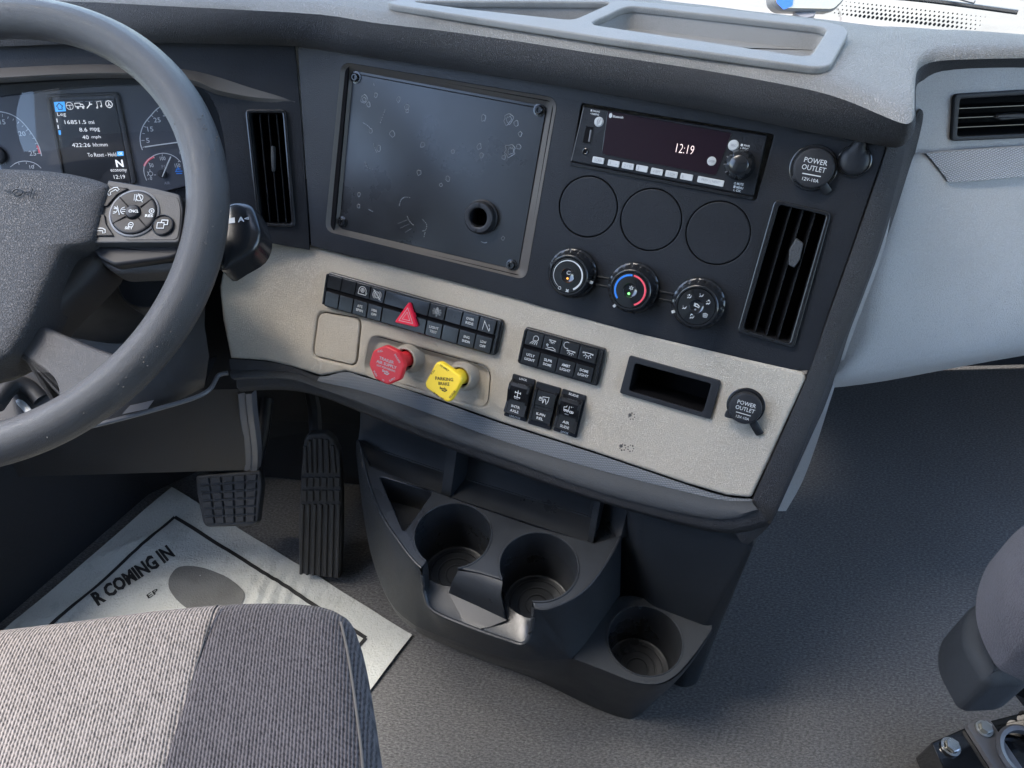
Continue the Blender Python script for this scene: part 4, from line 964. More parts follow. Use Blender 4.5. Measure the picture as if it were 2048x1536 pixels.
HILL = [ci(0, 0, .33, 12), [(-.5, .5), (.5, -.5)], [(-.15, .2), (-.15, -.2), (.1, .2), (.15, -.2)], ai(0, 0, .5, 120, 240), ai(0, 0, .5, -60, 60)]
LAMP = [ci(0, 0, .22, 12), [(-.1, -.12), (.12, .15)], ci(0, .34, .1, 6)] + [[(.34 * cos(a), .34 * sin(a)), (.52 * cos(a), .52 * sin(a))] for a in [radians(k) for k in (0, 35, -35, 180, 145, 215, -90)]]
LANE = [[(-.3, .5), (-.4, -.5)], [(-.35, .45), (.35, -.5)], [(.2, .2), (.3, .0)], [(.35, -.1), (.4, -.4)]]
WORK = [ai(.15, .15, .25, -60, 150, 8) + [(-.1, -.05), (.28, -.08)]] + [[(-.05 + .13 * k, -.12), (-.35 + .22 * k, -.45)] for k in range(4)]
DOME = lambda y, s: [[(-.5 * s, y + .15 * s), (.5 * s, y + .15 * s)], ai(0, y + .15 * s, .28 * s, 180, 360, 8)] + [[(.36 * s * cos(a), y + .15 * s + .36 * s * sin(a)), (.52 * s * cos(a), y + .15 * s + .52 * s * sin(a))] for a in [radians(k) for k in (190, 225, 255, 285, 315, 350)]]
BED = [[(-.5, -.5), (.5, -.5)], [(-.4, -.3), (-.2, -.35), (.1, -.25), (.45, -.4)], ci(-.4, -.12, .08, 6)]
MOON = [ai(-.3, .3, .28, 60, 300, 8)] + [[(x + .15, y - .2) for x, y in l] for l in DOME(0, .75)]
H_A = .0060
tA, fA = bank('long black switch panel with the red hazard triangle', F2, [c8(70, 118), c8(1882, 622), c8(1803, 992), c8(18, 468)], H_A, [.016, .969], None, None)
cols = [.016, .101, .186, .271, .3560, .609, .699, .789, .879, .969]
up = {0: None, 1: None, 2: ic(SNAIL), 3: ic(HILL), 5: ic(LAMP), 6: None, 7: txt2('OVER', 'RIDE'), 8: ic(LANE)}
dn = {0: None, 1: None, 2: txt2('ATC', 'SPIN'), 3: txt2('HSA', 'OFF'), 5: txt2('LIGHT', 'TEST'), 6: None, 7: txt2('ENG', 'SHDN'), 8: txt2('LDW', 'OFF')}
for i in range(9):
    if i == 4: continue
    keycap(tA, fA, H_A, cols[i], cols[i + 1], .055, .43, up[i], 'gloss', .035); keycap(tA, fA, H_A, cols[i], cols[i + 1], .535, .955, dn[i], 'gloss', -.03)
hk = keycap(tA, fA, H_A, cols[4], cols[5], .055, .43, None, 'gloss', .035, 'hazard_key'); keycap(tA, fA, H_A, cols[4], cols[5], .535, .955, None, 'gloss', -.03, 'hazard_key')
tri = rpoly(F2.pts([c8(918, 424), c8(1003, 690), c8(768, 636)], H_A + .005), .0035, 4); m = MB(); m.prism(tri, H_A, H_A + .0075, .0016, 3); hz = part('hazard_triangle', m, 'hazard', tA)
tc_ = sum(tri, Vector()) / len(tri)
for s_, wd in ((.60, .0011), (.33, .0009)):
    T3 = [tc_ + (Vector((v.x, v.y, 0)) - tc_) * s_ for v in F2.pts([c8(918, 424), c8(1003, 690), c8(768, 636)], H_A + .005)]
    part('triangle_mark', stroke([T3 + [T3[0]]], wd, H_A + .0076), 'white', hz)
tB, fB = bank('short black switch panel of eight dome and utility light keys', F2, [ce(315, 88), ce(1362, 378), ce(1250, 857), ce(212, 552)], H_A, [.045, .92], None, None)
cb = [.045, .2637, .4825, .7012, .92]
ub = [ic(WORK, .012), ic([[(x * .8, y * .8 + .3) for x, y in l] for l in DOME(0, .8)] + BED, .012, .00055), ic(MOON, .013, .00055), ic(DOME(0, 1.0), .012)]
db = [txt2('UTLY', 'LIGHT'), txt2('SLPR', 'DOME'), txt2('AMBT', 'LIGHT'), txt2('DOME', 'LIGHT')]
for i in range(4):
    keycap(tB, fB, H_A, cb[i], cb[i + 1], .06, .43, ub[i], 'gloss', .035); keycap(tB, fB, H_A, cb[i], cb[i + 1], .535, .93, db[i], 'gloss', -.03)
# ================================================================== ROCKER SWITCHES
AXLE = [[(0, .5), (0, -.5)], [(-.3, .5), (.3, .5)], [(-.3, .0), (.3, .0)], [(-.3, -.5), (.3, -.5)], [(-.3, .6), (-.3, .4)], [(.3, .6), (.3, .4)], [(-.3, .12), (-.3, -.12)], [(.3, .12), (.3, -.12)], [(-.3, -.4), (-.3, -.6)], [(.3, -.4), (.3, -.6)]]
PIN = [[(-.1, -.4), (-.2, .3), (.5, .4), (.45, -.1), (.3, -.45), (.2, -.1), (.15, .1), (.0, .1), (-.05, -.3)], [(-.55, .05), (-.55, -.15), (-.3, -.15), (-.3, .05), (-.55, .05)], ai(-.43, .08, .11, 0, 180, 5)]
TRUCK = [[(-.5, -.2), (-.5, .05), (-.25, .1), (-.2, .35), (.05, .35), (.05, -.2), (-.5, -.2)], ci(-.35, -.3, .1, 6), ci(-.05, -.3, .1, 6), ci(.3, -.3, .12, 6), ci(.5, -.3, .1, 6), [(.2, .3), (.5, .3)], [(.3, .42), (.2, .3), (.3, .18)]]
def rocker(lbl, q, icn, words_, top, bottom, pressed):
    Q = F2.pts([ce(*k) for k in q], .002); f = quad_uv(Q); c = f(.5, .5); t = thing('rocker_switch', lbl, 'switch', F2, (c.x, c.y, 0), 'tall rocker switches')
    m = MB(); m.prism(rpoly([f(0, 0), f(1, 0), f(1, 1), f(0, 1)], .0012, 2), -.002, .0026, .0008, 2); fr_ = part('bezel', m, 'panel', t)
    # side cheeks that follow the rocking face
    prof = [(.10, .006), (.16, .0125), (.30, .0135), (.52, .0095), (.60, .0085), (.84, .0115), (.90, .006)] if not pressed else [(.12, .005), (.16, .0085), (.30, .0085), (.52, .0080), (.60, .008), (.84, .0085), (.90, .005)]
    for s0, s1 in ((.05, .14), (.86, .95)):
        m = MB(); A = [f(s0, a) + Vector((0, 0, z)) for a, z in prof]; B = [f(s1, a) + Vector((0, 0, z)) for a, z in prof]
        base = lambda L: [Vector((v.x, v.y, .001)) for v in L]
        m.grid([base(A), A, B, base(B)]); m.cap([base(A)[0], A[0], B[0], base(B)[0]]); m.cap([base(A)[-1], A[-1], B[-1], base(B)[-1]]); part('cheek', m, 'gloss', t, angle=25)
    pr2 = [(.125, .004), (.13, .0118), (.20, .0132), (.36, .0116), (.50, .0085), (.56, .0078), (.70, .0088), (.85, .0108), (.87, .0100), (.875, .004)] if not pressed else [(.15, .003), (.155, .0066), (.2, .0070), (.48, .0070), (.50, .0056), (.56, .0056), (.58, .0070), (.84, .0074), (.86, .0066), (.865, .003)]
    m = MB(); m.grid([[f(s, a) + Vector((0, 0, z)) for a, z in pr2] for s in (.15, .17, .5, .83, .85)]); m.add([], []); rk = part('rocker', m, 'gloss', t, angle=28)
    ux = f(1, .5) - f(0, .5); a = atan2(ux.y, ux.x)
    ci_ = f(.5, .33); z = .0124 if not pressed else .0072
    icon(rk, F2, icn, (ci_.x, ci_.y), .0105, a, z, .0008)
    for i, s in enumerate(words_):
        cc = f(.5, .675 + .095 * i); mm = words(s, (cc.x, cc.y), min(.0026 * len(s), .0105), .0030, a, 0, .014); zz = (.0092 + .0016 * i) if not pressed else .0074
        for v in mm.v: v.z = zz + .0001
        part('lettering', mm, 'white', rk)
    for s, tt in ((top, .055), (bottom, .955)):
        if s:
            cc = f(.5, tt); mm = words(s, (cc.x, cc.y), .0023 * len(s), .0026, a, 0, .02)
            for v in mm.v: v.z = .0030
            part('lettering', mm, 'white', fr_)
    if not pressed:
        cc = f(.45, .49); m = MB(); m.box((cc.x, cc.y, .0090), (.0045, .0008, .0004), Matrix.Rotation(a, 3, 'Z')); part('indicator', m, 'print_grey', rk)
rocker('black rocker switch marked INTR AXLE, leftmost of the three', [(165, 688), (452, 770), (332, 1305), (48, 1222)], AXLE, ('INTR', 'AXLE'), 'LOCK', 'UNLOCK', False)
rocker('black rocker switch marked K-PIN REL, middle of the three', [(470, 785), (778, 875), (648, 1410), (355, 1325)], PIN, ('K-PIN', 'REL'), None, None, True)
rocker('black rocker switch marked AIR SLIDE, rightmost of the three', [(800, 880), (1105, 975), (975, 1512), (678, 1412)], TRUCK, ('AIR', 'SLIDE'), 'SLIDE', 'LOCK', False)

# ================================================================== OPEN SLOT WITH BEZEL
so_ = rpoly(F2.pts([(1259, 711), (1442, 762), (1421, 839), (1239, 786)], .003), .0022, 3); si_ = rpoly(F2.pts([(1270, 726), (1423, 767.5), (1406, 825), (1257.5, 781)], .003), .0030, 3)
if area(so_) * area(si_) < 0: si_ = si_[::-1]
c = sum(so_, Vector()) / len(so_); t = thing('slot_bezel', 'empty black rectangular storage slot in the grey panel', 'storage slot', F2, (c.x, c.y, 0))
m = MB(); m.ring(so_, si_, .0002, .0034, .0008); part('bezel', m, 'black', t)
m = MB(); I = [Vector((p.x, p.y, 0)) for p in si_]; m.grid([[p + Vector((0, 0, .0028)) for p in I], [p + Vector((0, 0, -.055)) for p in I]], True); m.cap([p + Vector((0, 0, -.055)) for p in I]); part('pocket', m, 'void', t)

# ================================================================== AIR VALVE KNOBS
def valve(lbl, px_col, px_face, shape, material, name):
    H = .050; cf = F2.at(px_face, H); cc = F2.at(px_col, .004); c = Vector(((cf.x + cc.x) / 2, (cf.y + cc.y) / 2, -.008))
    t = thing('air_valve_knob', lbl, 'knob', F2, (c.x, c.y, -.008), 'push-pull air valve knobs')
    m = MB(); m.lathe([(.0195, 0), (.0175, .004), (.0162, .012), (.0150, .0165), (.0135, .0170), (.0122, .0160), (.0118, .004)], (cc.x, cc.y, -.008), 44); part('collar', m, 'grey', t)
    m = MB(); m.lathe([(.0119, .0045), (.00001, .0045)], (cc.x, cc.y, -.008), 32); part('collar_floor', m, 'void', t)
    m = MB(); m.tube([Vector((cc.x, cc.y, -.004)), Vector((cf.x, cf.y, H - .008))], .0095, n=28, up=(0, 1, 0)); part('shaft', m, material, t)
    P = shape(cf); m = MB(); m.prism(P, H - .0075, H, .0024, 3); kb = part('knob', m, material, t); return t, kb, cf, H
def octa(cf): return rpoly([Vector((cf.x + .0232 * cos(radians(a)), cf.y + .0232 * sin(radians(a)), 0)) for a in range(14, 374, 45)], .003, 3)
def diam(cf): return rrect(cf.x, cf.y, .0365, .0365, .0068, 5, radians(-18 + 0))
def ktext(kb, cf, H, material, items, rot0=0):
    for tx, x, y, wd, hh, rot in items:
        x *= 1.15; y *= 1.15; wd *= 1.12; hh *= 1.1; mm = words(tx, (cf.x + x, cf.y + y), wd, hh, radians(rot) + rot0, 0, .02)
        for v in mm.v: v.z = H + .0002
        part('lettering', mm, material, kb)
t, kb, cf, H = valve('red octagonal trailer air supply knob', (812, 718), (772.5, 731), octa, 'red', 'red')
ktext(kb, cf, H, 'white', [('TRAILER', -.0005, .0055, .0170, .0032, -2), ('AIR SUPPLY', .0002, .0012, .0235, .0032, -2), ('NOT FOR PARKING', .0002, -.0027, .0215, .0021, -2), ('PULL', -.0088, .0125, .0060, .0022, 28), ('EVACUATE', .0108, .0104, .0100, .0022, -45), ('PUSH', -.0105, -.0115, .0062, .0022, -48), ('TO', -.0010, -.0158, .0030, .0022, 0), ('SUPPLY', .0090, -.0120, .0080, .0022, 42)])
part('maker_mark', join(words('Bendix', (cf.x + .0002, cf.y - .0068, 0), .0080, .0030, 0, H + .0003, .03), stroke([[Vector((cf.x - .001, cf.y - .0092, 0)), Vector((cf.x + .003, cf.y - .0100, 0)), Vector((cf.x + .0052, cf.y - .0078, 0))]], .0013, H + .0004)), 'white', kb, kind='stuff')
t, kb, cf, H = valve('yellow square parking brake knob', (921, 754), (886.5, 764.5), diam, 'yellow', 'yellow')
ktext(kb, cf, H, 'print_black', [('PARKING', .0004, .0036, .0195, .0036, 12), ('BRAKE', .0010, -.0012, .0120, .0034, 12), ('PULL', -.0125, .0070, .0060, .0022, 65), ('TO APPLY', -.0015, .0142, .0110, .0022, -18), ('PUSH', -.0050, -.0145, .0062, .0022, -20), ('TO', .0020, -.0165, .0030, .0022, 0), ('RELEASE', .0115, -.0090, .0098, .0022, 62)])
part('maker_mark', join(words('Bendix', (cf.x + .0012, cf.y - .0068, 0), .0080, .0030, radians(8), H + .0003, .03), stroke([[Vector((cf.x, cf.y - .0092, 0)), Vector((cf.x + .004, cf.y - .0096, 0)), Vector((cf.x + .0062, cf.y - .0070, 0))]], .0013, H + .0004)), 'print_black', kb, kind='stuff')
# small dark printed marks on the grey panel
for k, (x, y) in enumerate(((1260, 830), (1242, 892), (1258, 894))):
    c = F2.at((x, y), .0); m = MB(); 
    if k < 2: m.lathe([(.0020, .0001), (.0018, .0005), (.00001, .0006)], c, 10)
    for j in range(7):
        a = j * .9 + k; r = .0036; m.lathe([(.0010 * random.uniform(.6, 1.2), .0001), (.0007, .0005), (.00001, .0005)], (c.x + .0022 + r * cos(a) * .9, c.y - .0008 + r * sin(a), 0), 6)
    part('scuff_mark', to_world(m, F2), 'stain', gp, kind='stuff')

# ================================================================== INSTRUMENT CLUSTER
tilt = radians(22); fo_ = F0.w(F0.at((250, 280), -.030))
FC = Frame(fo_, F0.u, Vector((F0.n.x, F0.n.y, 0)).normalized() * cos(tilt) + Vector((0, 0, 1)) * sin(tilt))
def cd(x, y): return (x / 4.267, 160 + y / 4.267)
clu = thing('instrument_cluster', 'instrument cluster with dials and a lit trip screen behind the steering wheel', 'instrument cluster', FC, FC.at((230, 300)))
face = part('dial_face', plate(smooth(FC.pts([(-180, 205), (0, 193), (120, 180), (200, 172), (280, 170), (360, 174), (388, 190), (405, 225), (412, 280), (408, 330), (392, 360), (350, 378), (250, 392), (0, 398), (-180, 398)]), 3), [], -.004, 0, .001, 1), 'dial', clu)
m = MB(); m.cap([Vector((p.x, p.y, -.0045)) for p in FC.pts([(-260, 150), (470, 130), (480, 430), (-260, 450)], 0)]); part('back_panel', m, 'panel', clu)
b_o = rpoly(FC.pts([cd(385, 125), cd(1012, 100), cd(1170, 885), cd(545, 900)], .002), .005, 4); b_i = rpoly(FC.pts([cd(425, 150), cd(985, 130), cd(1128, 880), cd(560, 890)], .002), .003, 4)
if area(b_o) * area(b_i) < 0: b_i = b_i[::-1]
m = MB(); m.ring(b_o, b_i, 0, .003, .001); bz = part('screen_bezel', m, 'black', clu)
sp = FC.pts([cd(452, 170), cd(975, 155), cd(1115, 872), cd(570, 885)], .0006)
m = MB(); m.prism(sp, .0001, .0008); scn = part('trip_screen', m, 'lcd', clu)
def ct(tx, a, b, h, mt='lit_white', par=None, bold=-.006, z=.0009): return part('lettering', wds(tx, FC, cd(*a), cd(*b), h * .84, z, bold), mt, par or scn)
ct('Leg', (490, 297), (562, 294), 11); ct('16851.5', (552, 360), (734, 358), 9); ct('mi', (757, 360), (803, 359), 8.5); ct('8.6', (677, 424), (744, 423), 9); ct('mpg', (770, 426), (851, 425), 9.5)
ct('40', (703, 489), (757, 488), 9); ct('mph', (783, 489), (860, 488), 9); ct('422:26', (615, 556), (770, 554), 9); ct('hh:mm', (793, 552), (917, 550), 8.5)
ct('To Reset - Hold', (748, 640), (992, 634), 9); ct('N', (988, 712), (1052, 711), 17, bold=.03); ct('economy', (945, 777), (1083, 775), 8.5); ct('12:19', (972, 827), (1067, 825), 9)
def cbox(P, z0, z1, mt, name, par=None):
    m = MB(); m.prism(FC.pts([cd(*p) for p in P], 0), z0, z1); return part(name, m, mt, par or scn)
cbox([(1000, 610), (1055, 608), (1058, 645), (1003, 648)], .0007, .00095, 'lit_blue', 'ok_box'); ct('OK', (1010, 628), (1048, 627), 6.5, 'lit_white', None, .02, .0011)
hb = cbox([(463, 188), (553, 184), (566, 266), (476, 271)], .0007, .00095, 'lit_blue', 'home_tab')
def cic(lines, x, y, s, mt='lit_white', wd=.0005, par=None, name='icon'): c = FC.at(cd(x, y), 0); return icon(par or scn, FC, lines, (c.x, c.y), s, 0, .0010, wd, mt, name)
cic([[(-.5, 0), (0, .5), (.5, 0)], [(-.3, 0), (-.3, -.4), (.3, -.4), (.3, 0)]], 513, 226, .0075, 'lcd', .0012, hb)
cic([ci(0, 0, .5, 12), [(-.45, .1), (.45, .1)], [(0, .1), (0, -.45)]], 598, 221, .0080); cic([[(-.6, .3), (-.6, -.15), (.1, -.15), (.1, .3), (-.6, .3)], [(.1, .15), (.4, .15), (.6, -.15), (.1, -.15)], ci(-.3, -.3, .1, 6), ci(.4, -.3, .1, 6)], 683, 217, .0085, wd=.0008)
cic([[(-.4, -.4), (.1, .1), (.1, .4)], [(.1, .1), (.4, .1)]], 765, 214, .0085, wd=.0010); cic([[(-.25, -.35), (-.25, .4), (.35, .5), (.35, -.2)], ci(-.35, -.38, .1, 6), ci(.25, -.22, .1, 6)], 848, 211, .0080, wd=.0006); cic([ci(0, 0, .45, 8), [(0, .25), (0, -.05), (-.2, -.2)], [(0, -.05), (.2, -.2)]], 933, 206, .0085, wd=.0008)
for x0 in (560, 640, 725, 808, 895): cbox([(x0 + 3, 186 - (x0 - 560) * .03), (x0 + 70, 184 - (x0 - 560) * .03), (x0 + 70, 188 - (x0 - 560) * .03), (x0 + 3, 190 - (x0 - 560) * .03)], .0007, .0009, 'print_grey', 'tab_line')
for P, mt in (([(483, 330), (491, 329), (496, 360), (488, 361)], 'lit_white'), ([(493, 384), (501, 383), (506, 414), (498, 415)], 'lit_white'), ([(501, 430), (520, 428), (524, 466), (506, 468)], 'lit_blue')): cbox(P, .0007, .0009, mt, 'page_mark')
def cstroke(P, wd, mt='white', name='dial_arc', n=5, z=.0002): return part(name, stroke([smooth([FC.at(cd(*p) if True else p, 0) for p in P], n)], wd, z), mt, face)
cstroke([(-300, 320), (-150, 262), (-20, 268), (60, 282), (120, 306), (170, 340), (215, 385), (255, 435), (295, 495), (328, 555), (347, 610), (355, 648)], .0010)
cstroke([(1375, 222), (1330, 256), (1288, 303), (1248, 350), (1218, 400), (1202, 450), (1196, 500), (1202, 555), (1216, 597)], .0010)
cstroke([(1252, 857), (1234, 810), (1228, 760), (1240, 715), (1272, 675), (1320, 642), (1385, 625), (1445, 633), (1500, 660), (1542, 700)], .0008)
cstroke([(90, 742), (130, 712), (170, 697), (215, 692), (270, 700), (315, 720), (352, 752)], .0008)
cstroke([(1232, 735), (1240, 715), (1272, 677), (1316, 655)], .0022, 'redprint', 'red_zone', 4, .0001); cstroke([(318, 560), (332, 600), (340, 630)], .0022, 'redprint', 'red_zone', 3, .0001)
def ticks(P, mt='white', wd=.0006):
    for a, b in P: part('tick', stroke([[FC.at(cd(*a)), FC.at(cd(*b))]], wd, .0002), mt, face)
ticks([((22, 292), (22, 315)), ((72, 312), (66, 330)), ((118, 330), (110, 347)), ((163, 355), (150, 372)), ((200, 388), (188, 400)), ((240, 420), (220, 438)), ((270, 452), (254, 464)), ((296, 495), (278, 500)), ((316, 540), (300, 545)), ((330, 582), (312, 584)), ((345, 625), (318, 628))])
ticks([((1345, 272), (1335, 255)), ((1308, 315), (1290, 300)), ((1275, 358), (1258, 346)), ((1250, 404), (1228, 396)), ((1236, 458), (1216, 455)), ((1234, 515), (1208, 516)), ((1240, 570), (1218, 574))])
ticks([((1385, 648), (1385, 632)), ((1318, 668), (1310, 655)), ((1280, 714), (1266, 706)), ((1520, 700), (1532, 690)), ((225, 715), (225, 700)), ((165, 722), (160, 708)), ((285, 735), (292, 722)), ((1262, 845), (1275, 845))])
for tx, a, b, h in (('15', (-2, 358), (46, 358), 9.5), ('20', (160, 458), (218, 458), 9.5), ('25', (248, 626), (308, 624), 9.5), ('RPM', (-25, 710), (50, 710), 6), ('10', (252, 742), (290, 742), 7), ('5', (1248, 516), (1276, 515), 9.5), ('15', (1258, 420), (1308, 418), 9.5), ('25', (1312, 342), (1370, 340), 9.5), ('35', (1388, 290), (1446, 288), 9.5),
                    ('MPH', (1530, 622), (1610, 618), 6), ('100', (1366, 670), (1412, 668), 7.5), ('50', (1274, 729), (1310, 728), 7.5), ('150', (1492, 730), (1538, 728), 7.5), ('0', (1280, 838), (1298, 838), 7.5), ('P1', (1380, 740), (1408, 738), 6), ('AIR', (1402, 880), (1450, 878), 5.5)):
    part('lettering', wds(tx, FC, cd(*a), cd(*b), h, .0001, .004), 'white' if tx not in ('AIR', 'MPH', 'RPM', 'P1') else 'print_grey', face)
for P in ([(1238, 571), (1400, 548), (1560, 527)], [(1385, 825), (1420, 740), (1457, 655)]):
    m = MB(); m.tube([FC.at(cd(*p), .003) for p in P], .0007, n=6); part('needle', m, 'white', clu)
m = MB(); m.lathe([(.0105, 0), (.010, .004), (.008, .0055), (.00001, .0055)], FC.at(cd(-20, 640)), 32); part('needle_hub', m, 'black', clu)
m = MB(); m.lathe([(.0050, 0), (.0048, .003), (.00001, .0035)], FC.at(cd(1388, 800)), 24); part('needle_hub', m, 'black', clu)
cic([[(-.5, 0), (.5, 0)], [(-.3, 0), (-.3, .3), (.3, .3)], [(0, .3), (0, .6)], [(-.4, -.3), (.4, -.3)]], 1528, 778, .0085, 'blue', .0011, face); cic([ci(0, 0, .3, 8), [(-.5, -.3), (-.3, 0), (-.4, .3)], [(0, .3), (0, .6)], [(.4, -.2), (.7, -.2)]], 1288, 798, .0085, 'white', .0006, face)
m = MB(); L_ = smooth(FC.pts([(-180, 200), (0, 190), (120, 176), (200, 170), (280, 168), (365, 172), (395, 190), (412, 225), (420, 280), (414, 335), (395, 366), (350, 384), (250, 396), (0, 400), (-180, 400)], .008), 3); m.cap([Vector((p.x, p.y, .008)) for p in L_]); part('clear_lens', m, 'lens', clu)

# ================================================================== STEERING WHEEL
WC = Vector((-.481, .581, -.368 + CZ)); wt_ = .564; wyaw = -.037
FWL = Frame(WC, (cos(wyaw), sin(wyaw), 0), Vector((sin(wyaw) * sin(wt_), -sin(wt_) * cos(wyaw), cos(wt_))))
wh = thing('steering_wheel', 'large dark grey steering wheel with a worn rim and thumb buttons', 'steering wheel', FWL, (0, 0, 0))
m = MB(); N = 160; rows = []
for i in range(N):
    a = 2 * pi * i / N; rr = .0193 * (1 + .03 * math.sin(a * 9) * 0); row = []
    for k in range(20):
        t = 2 * pi * k / 20; r_ = rr * (1.0 - .06 * (cos(2 * t)))
        ridge = 1 + .02 * cos(4 * t)
        row.append(Vector(((.2095 + r_ * ridge * cos(t)) * cos(a), (.2095 + r_ * ridge * cos(t)) * sin(a), r_ * ridge * sin(t) * .98)))
    rows.append(row)
rows.append(rows[0]); m.grid(rows, True); rim = part('rim', m, 'rim', wh, angle=80)
# pits and scuffs worn into the rim
m = MB()
for k in range(150):
    a = radians(random.choice([random.gauss(-38, 14), random.gauss(-12, 14), random.gauss(22, 5)])); t = radians(random.gauss(72, 22)); r_ = .0193
    p = Vector(((.2095 + r_ * cos(t)) * cos(a), (.2095 + r_ * cos(t)) * sin(a), r_ * sin(t) * .985)); q = random.uniform(.0004, .0009)
    m.box(p, (q * 1.5, q, q * .7), Matrix.Rotation(a, 3, 'Z'))
part('worn_pits', m, 'stain', rim, kind='stuff', wn=False)
# hub pad
pad_px = [(-330, 352), (-200, 338), (-49, 333), (60, 335), (130, 342), (185, 354), (213, 366), (214, 378), (200, 420), (184, 478), (150, 492), (126, 503), (108, 535), (78, 600), (60, 642), (30, 690), (9, 712), (-40, 732), (-110, 740), (-200, 720), (-300, 640), (-360, 480), (-365, 400)]
PP = FWL.pts(pad_px, .018); m = MB(); m.dome(smooth(PP, 3, True), .006, .016, 5.0, 12, .03); pad = part('airbag_cover', m, 'pad', wh, angle=70)
c = FWL.at((35, 385), .023); part('horn_symbol', stroke([[c + Vector((-.012, .0015, 0)), c + Vector((-.006, .001, 0))], [c + Vector((x * .0045, y * .003, 0)) for x, y in ci(0, 0, 1, 10)], [c + Vector((.006, 0, 0)), c + Vector((.011, .001, 0))], [c + Vector((.012, -.004, 0)), c + Vector((.0125, .004, 0))]], .0012, 0, .0006), 'black', pad)
# core under the pad and two spokes
core = [(-330, 380), (-49, 352), (150, 365), (210, 400), (225, 470), (200, 540), (120, 620), (60, 690), (-20, 740), (-140, 750), (-300, 660), (-365, 480)]
m = MB(); m.prism(smooth([Vector((p.x, p.y, 0)) for p in FWL.pts(core, -.01)], 2, True), -.045, -.004, .012, 3); part('hub', m, 'cover', wh)
up_sp = rpoly([Vector((p.x, p.y, 0)) for p in FWL.pts([(190, 390), (375, 398), (382, 480), (372, 528), (340, 540), (225, 545), (175, 505)], -.006)], .008, 4)
m = MB(); m.prism(up_sp, -.030, -.006, .007, 3); part('spoke', m, 'rim', wh)
ls = rpoly([Vector((p.x, p.y, 0)) for p in FWL.pts([(80, 648), (185, 694), (240, 712), (262, 745), (190, 812), (100, 824), (112, 790), (106, 768), (88, 748), (26, 706)], .002)], [.008, .01, .02, .006, .006, .004, .01, .01, .01, .006], 4)
m = MB(); m.prism(ls, -.020, .004, .005, 4); part('spoke', m, 'rim', wh, angle=60)
ls2 = [Vector((-p.x, p.y, 0)) for p in ls][::-1]; m = MB(); m.prism(ls2, -.020, .004, .005, 4); part('spoke', m, 'rim', wh, angle=60)
ls3 = [Vector((-p.x, p.y, 0)) for p in up_sp][::-1]; m = MB(); m.prism(ls3, -.030, -.006, .007, 3); part('spoke', m, 'rim', wh)
# button pod
def ck(x, y): return (x / 4.267, 160 + y / 4.267)
pod = rpoly(FWL.pts([ck(925, 855), ck(1110, 885), ck(1330, 925), ck(1535, 978), ck(1562, 1110), ck(1550, 1260), ck(1530, 1388), ck(748, 1392)], .012), [.001, .001, .001, .003, .003, .003, .003, .001], 3)
m = MB(); m.prism(pod, -.004, .0125, .0014, 3); pd = part('switch_pod', m, 'podm', wh)
inn_ = rpoly(FWL.pts([ck(1180, 940), ck(1520, 1000), ck(1545, 1110), ck(1535, 1260), ck(1515, 1365), ck(1060, 1368), ck(1200, 1150)], .0125), .004, 4)
m = MB(); m.prism(inn_, .010, .0131, .0005, 2); part('dark_inlay', m, 'black', pd)
lowp = rpoly(FWL.pts([(176, 487), (359, 487), (359, 508), (342, 516), (228, 531), (196, 515)], .003), .004, 3); m = MB(); m.prism(lowp, -.02, .003, .003, 3); part('pod_skirt', m, 'podkey', wh)
pc = FWL.at(ck(1150, 1140), .0130); Rk = .0202
m = MB(); m.lathe([(Rk + .0022, -.001), (Rk + .0018, .0012), (Rk + .0004, .0016), (Rk, .0)], pc, 60); part('pad_ring', m, 'silver', pd)
m = MB(); m.lathe([(Rk, .0), (Rk - .0004, .0026), (Rk - .002, .0034), (.0070, .0026), (.0066, .0005)], pc, 60); dpad = part('direction_pad', m, 'podkey', pd)
m = MB(); m.lathe([(.0064, 0), (.0064, .0036), (.0054, .0050), (.0025, .0058), (.00001, .0060)], pc, 36); cb_ = part('cancel_button', m, 'podkey', pd)
for a in (40, 135, 215, 315):
    a = radians(a); m = MB(); m.box(pc + Vector((.0134 * cos(a), .0134 * sin(a), .0031)), (.0122, .0010, .0007), Matrix.Rotation(a, 3, 'Z')); part('divider', m, 'void', dpad)
def wl_(tx, x, y, wd, hh, par, z, mt='white'):
    c = FWL.at(ck(x, y), z); mm = words(tx, (c.x, c.y), wd, hh, 0, 0, .02)
    for v in mm.v: v.z = z
    part('lettering', mm, mt, par)
wl_('CNCL', 1140, 1118, .0088, .0027, cb_, .0192); wl_('SET', 1100, 1262, .0070, .0025, dpad, .0166); wl_('RES', 1272, 1158, .0070, .0025, dpad, .0166)
def wic(lines, x, y, s, par, z, wd=.0006): c = FWL.at(ck(x, y), z); icon(par, FWL, lines, (c.x, c.y), s, 0, z, wd)
wic([ci(0, 0, .4, 10), [(-.2, 0), (.2, 0)]], 1116, 1235, .0055, dpad, .0164); wic([ci(0, 0, .4, 10), [(-.2, 0), (.2, 0)], [(0, -.2), (0, .2)]], 1294, 1118, .0055, dpad, .0164)
wic([ci(.15, 0, .35, 10), [(-.2, .4), (-.2, -.4)], [(-.4, .4), (-.4, -.3)], [(-.05, .45), (.5, -.5)]], 1180, 1005, .0085, dpad, .0164); wic([ai(-.4, 0, .3, -90, 90), [(-.4, .15), (-.15, .15)], [(-.4, -.15), (-.15, -.15)], [(-.15, .4), (.15, -.4)], ai(.5, 0, .3, 90, 270), [(.3, .1), (.6, .1)], [(.3, -.1), (.6, -.1)]], 1010, 1112, .0105, dpad, .0164)
PH = [[(-.5, -.15), (-.45, .12), (-.2, .25), (.2, .25), (.45, .12), (.5, -.15), (.3, -.2), (.25, .02), (-.25, .02), (-.3, -.2), (-.5, -.15)]]
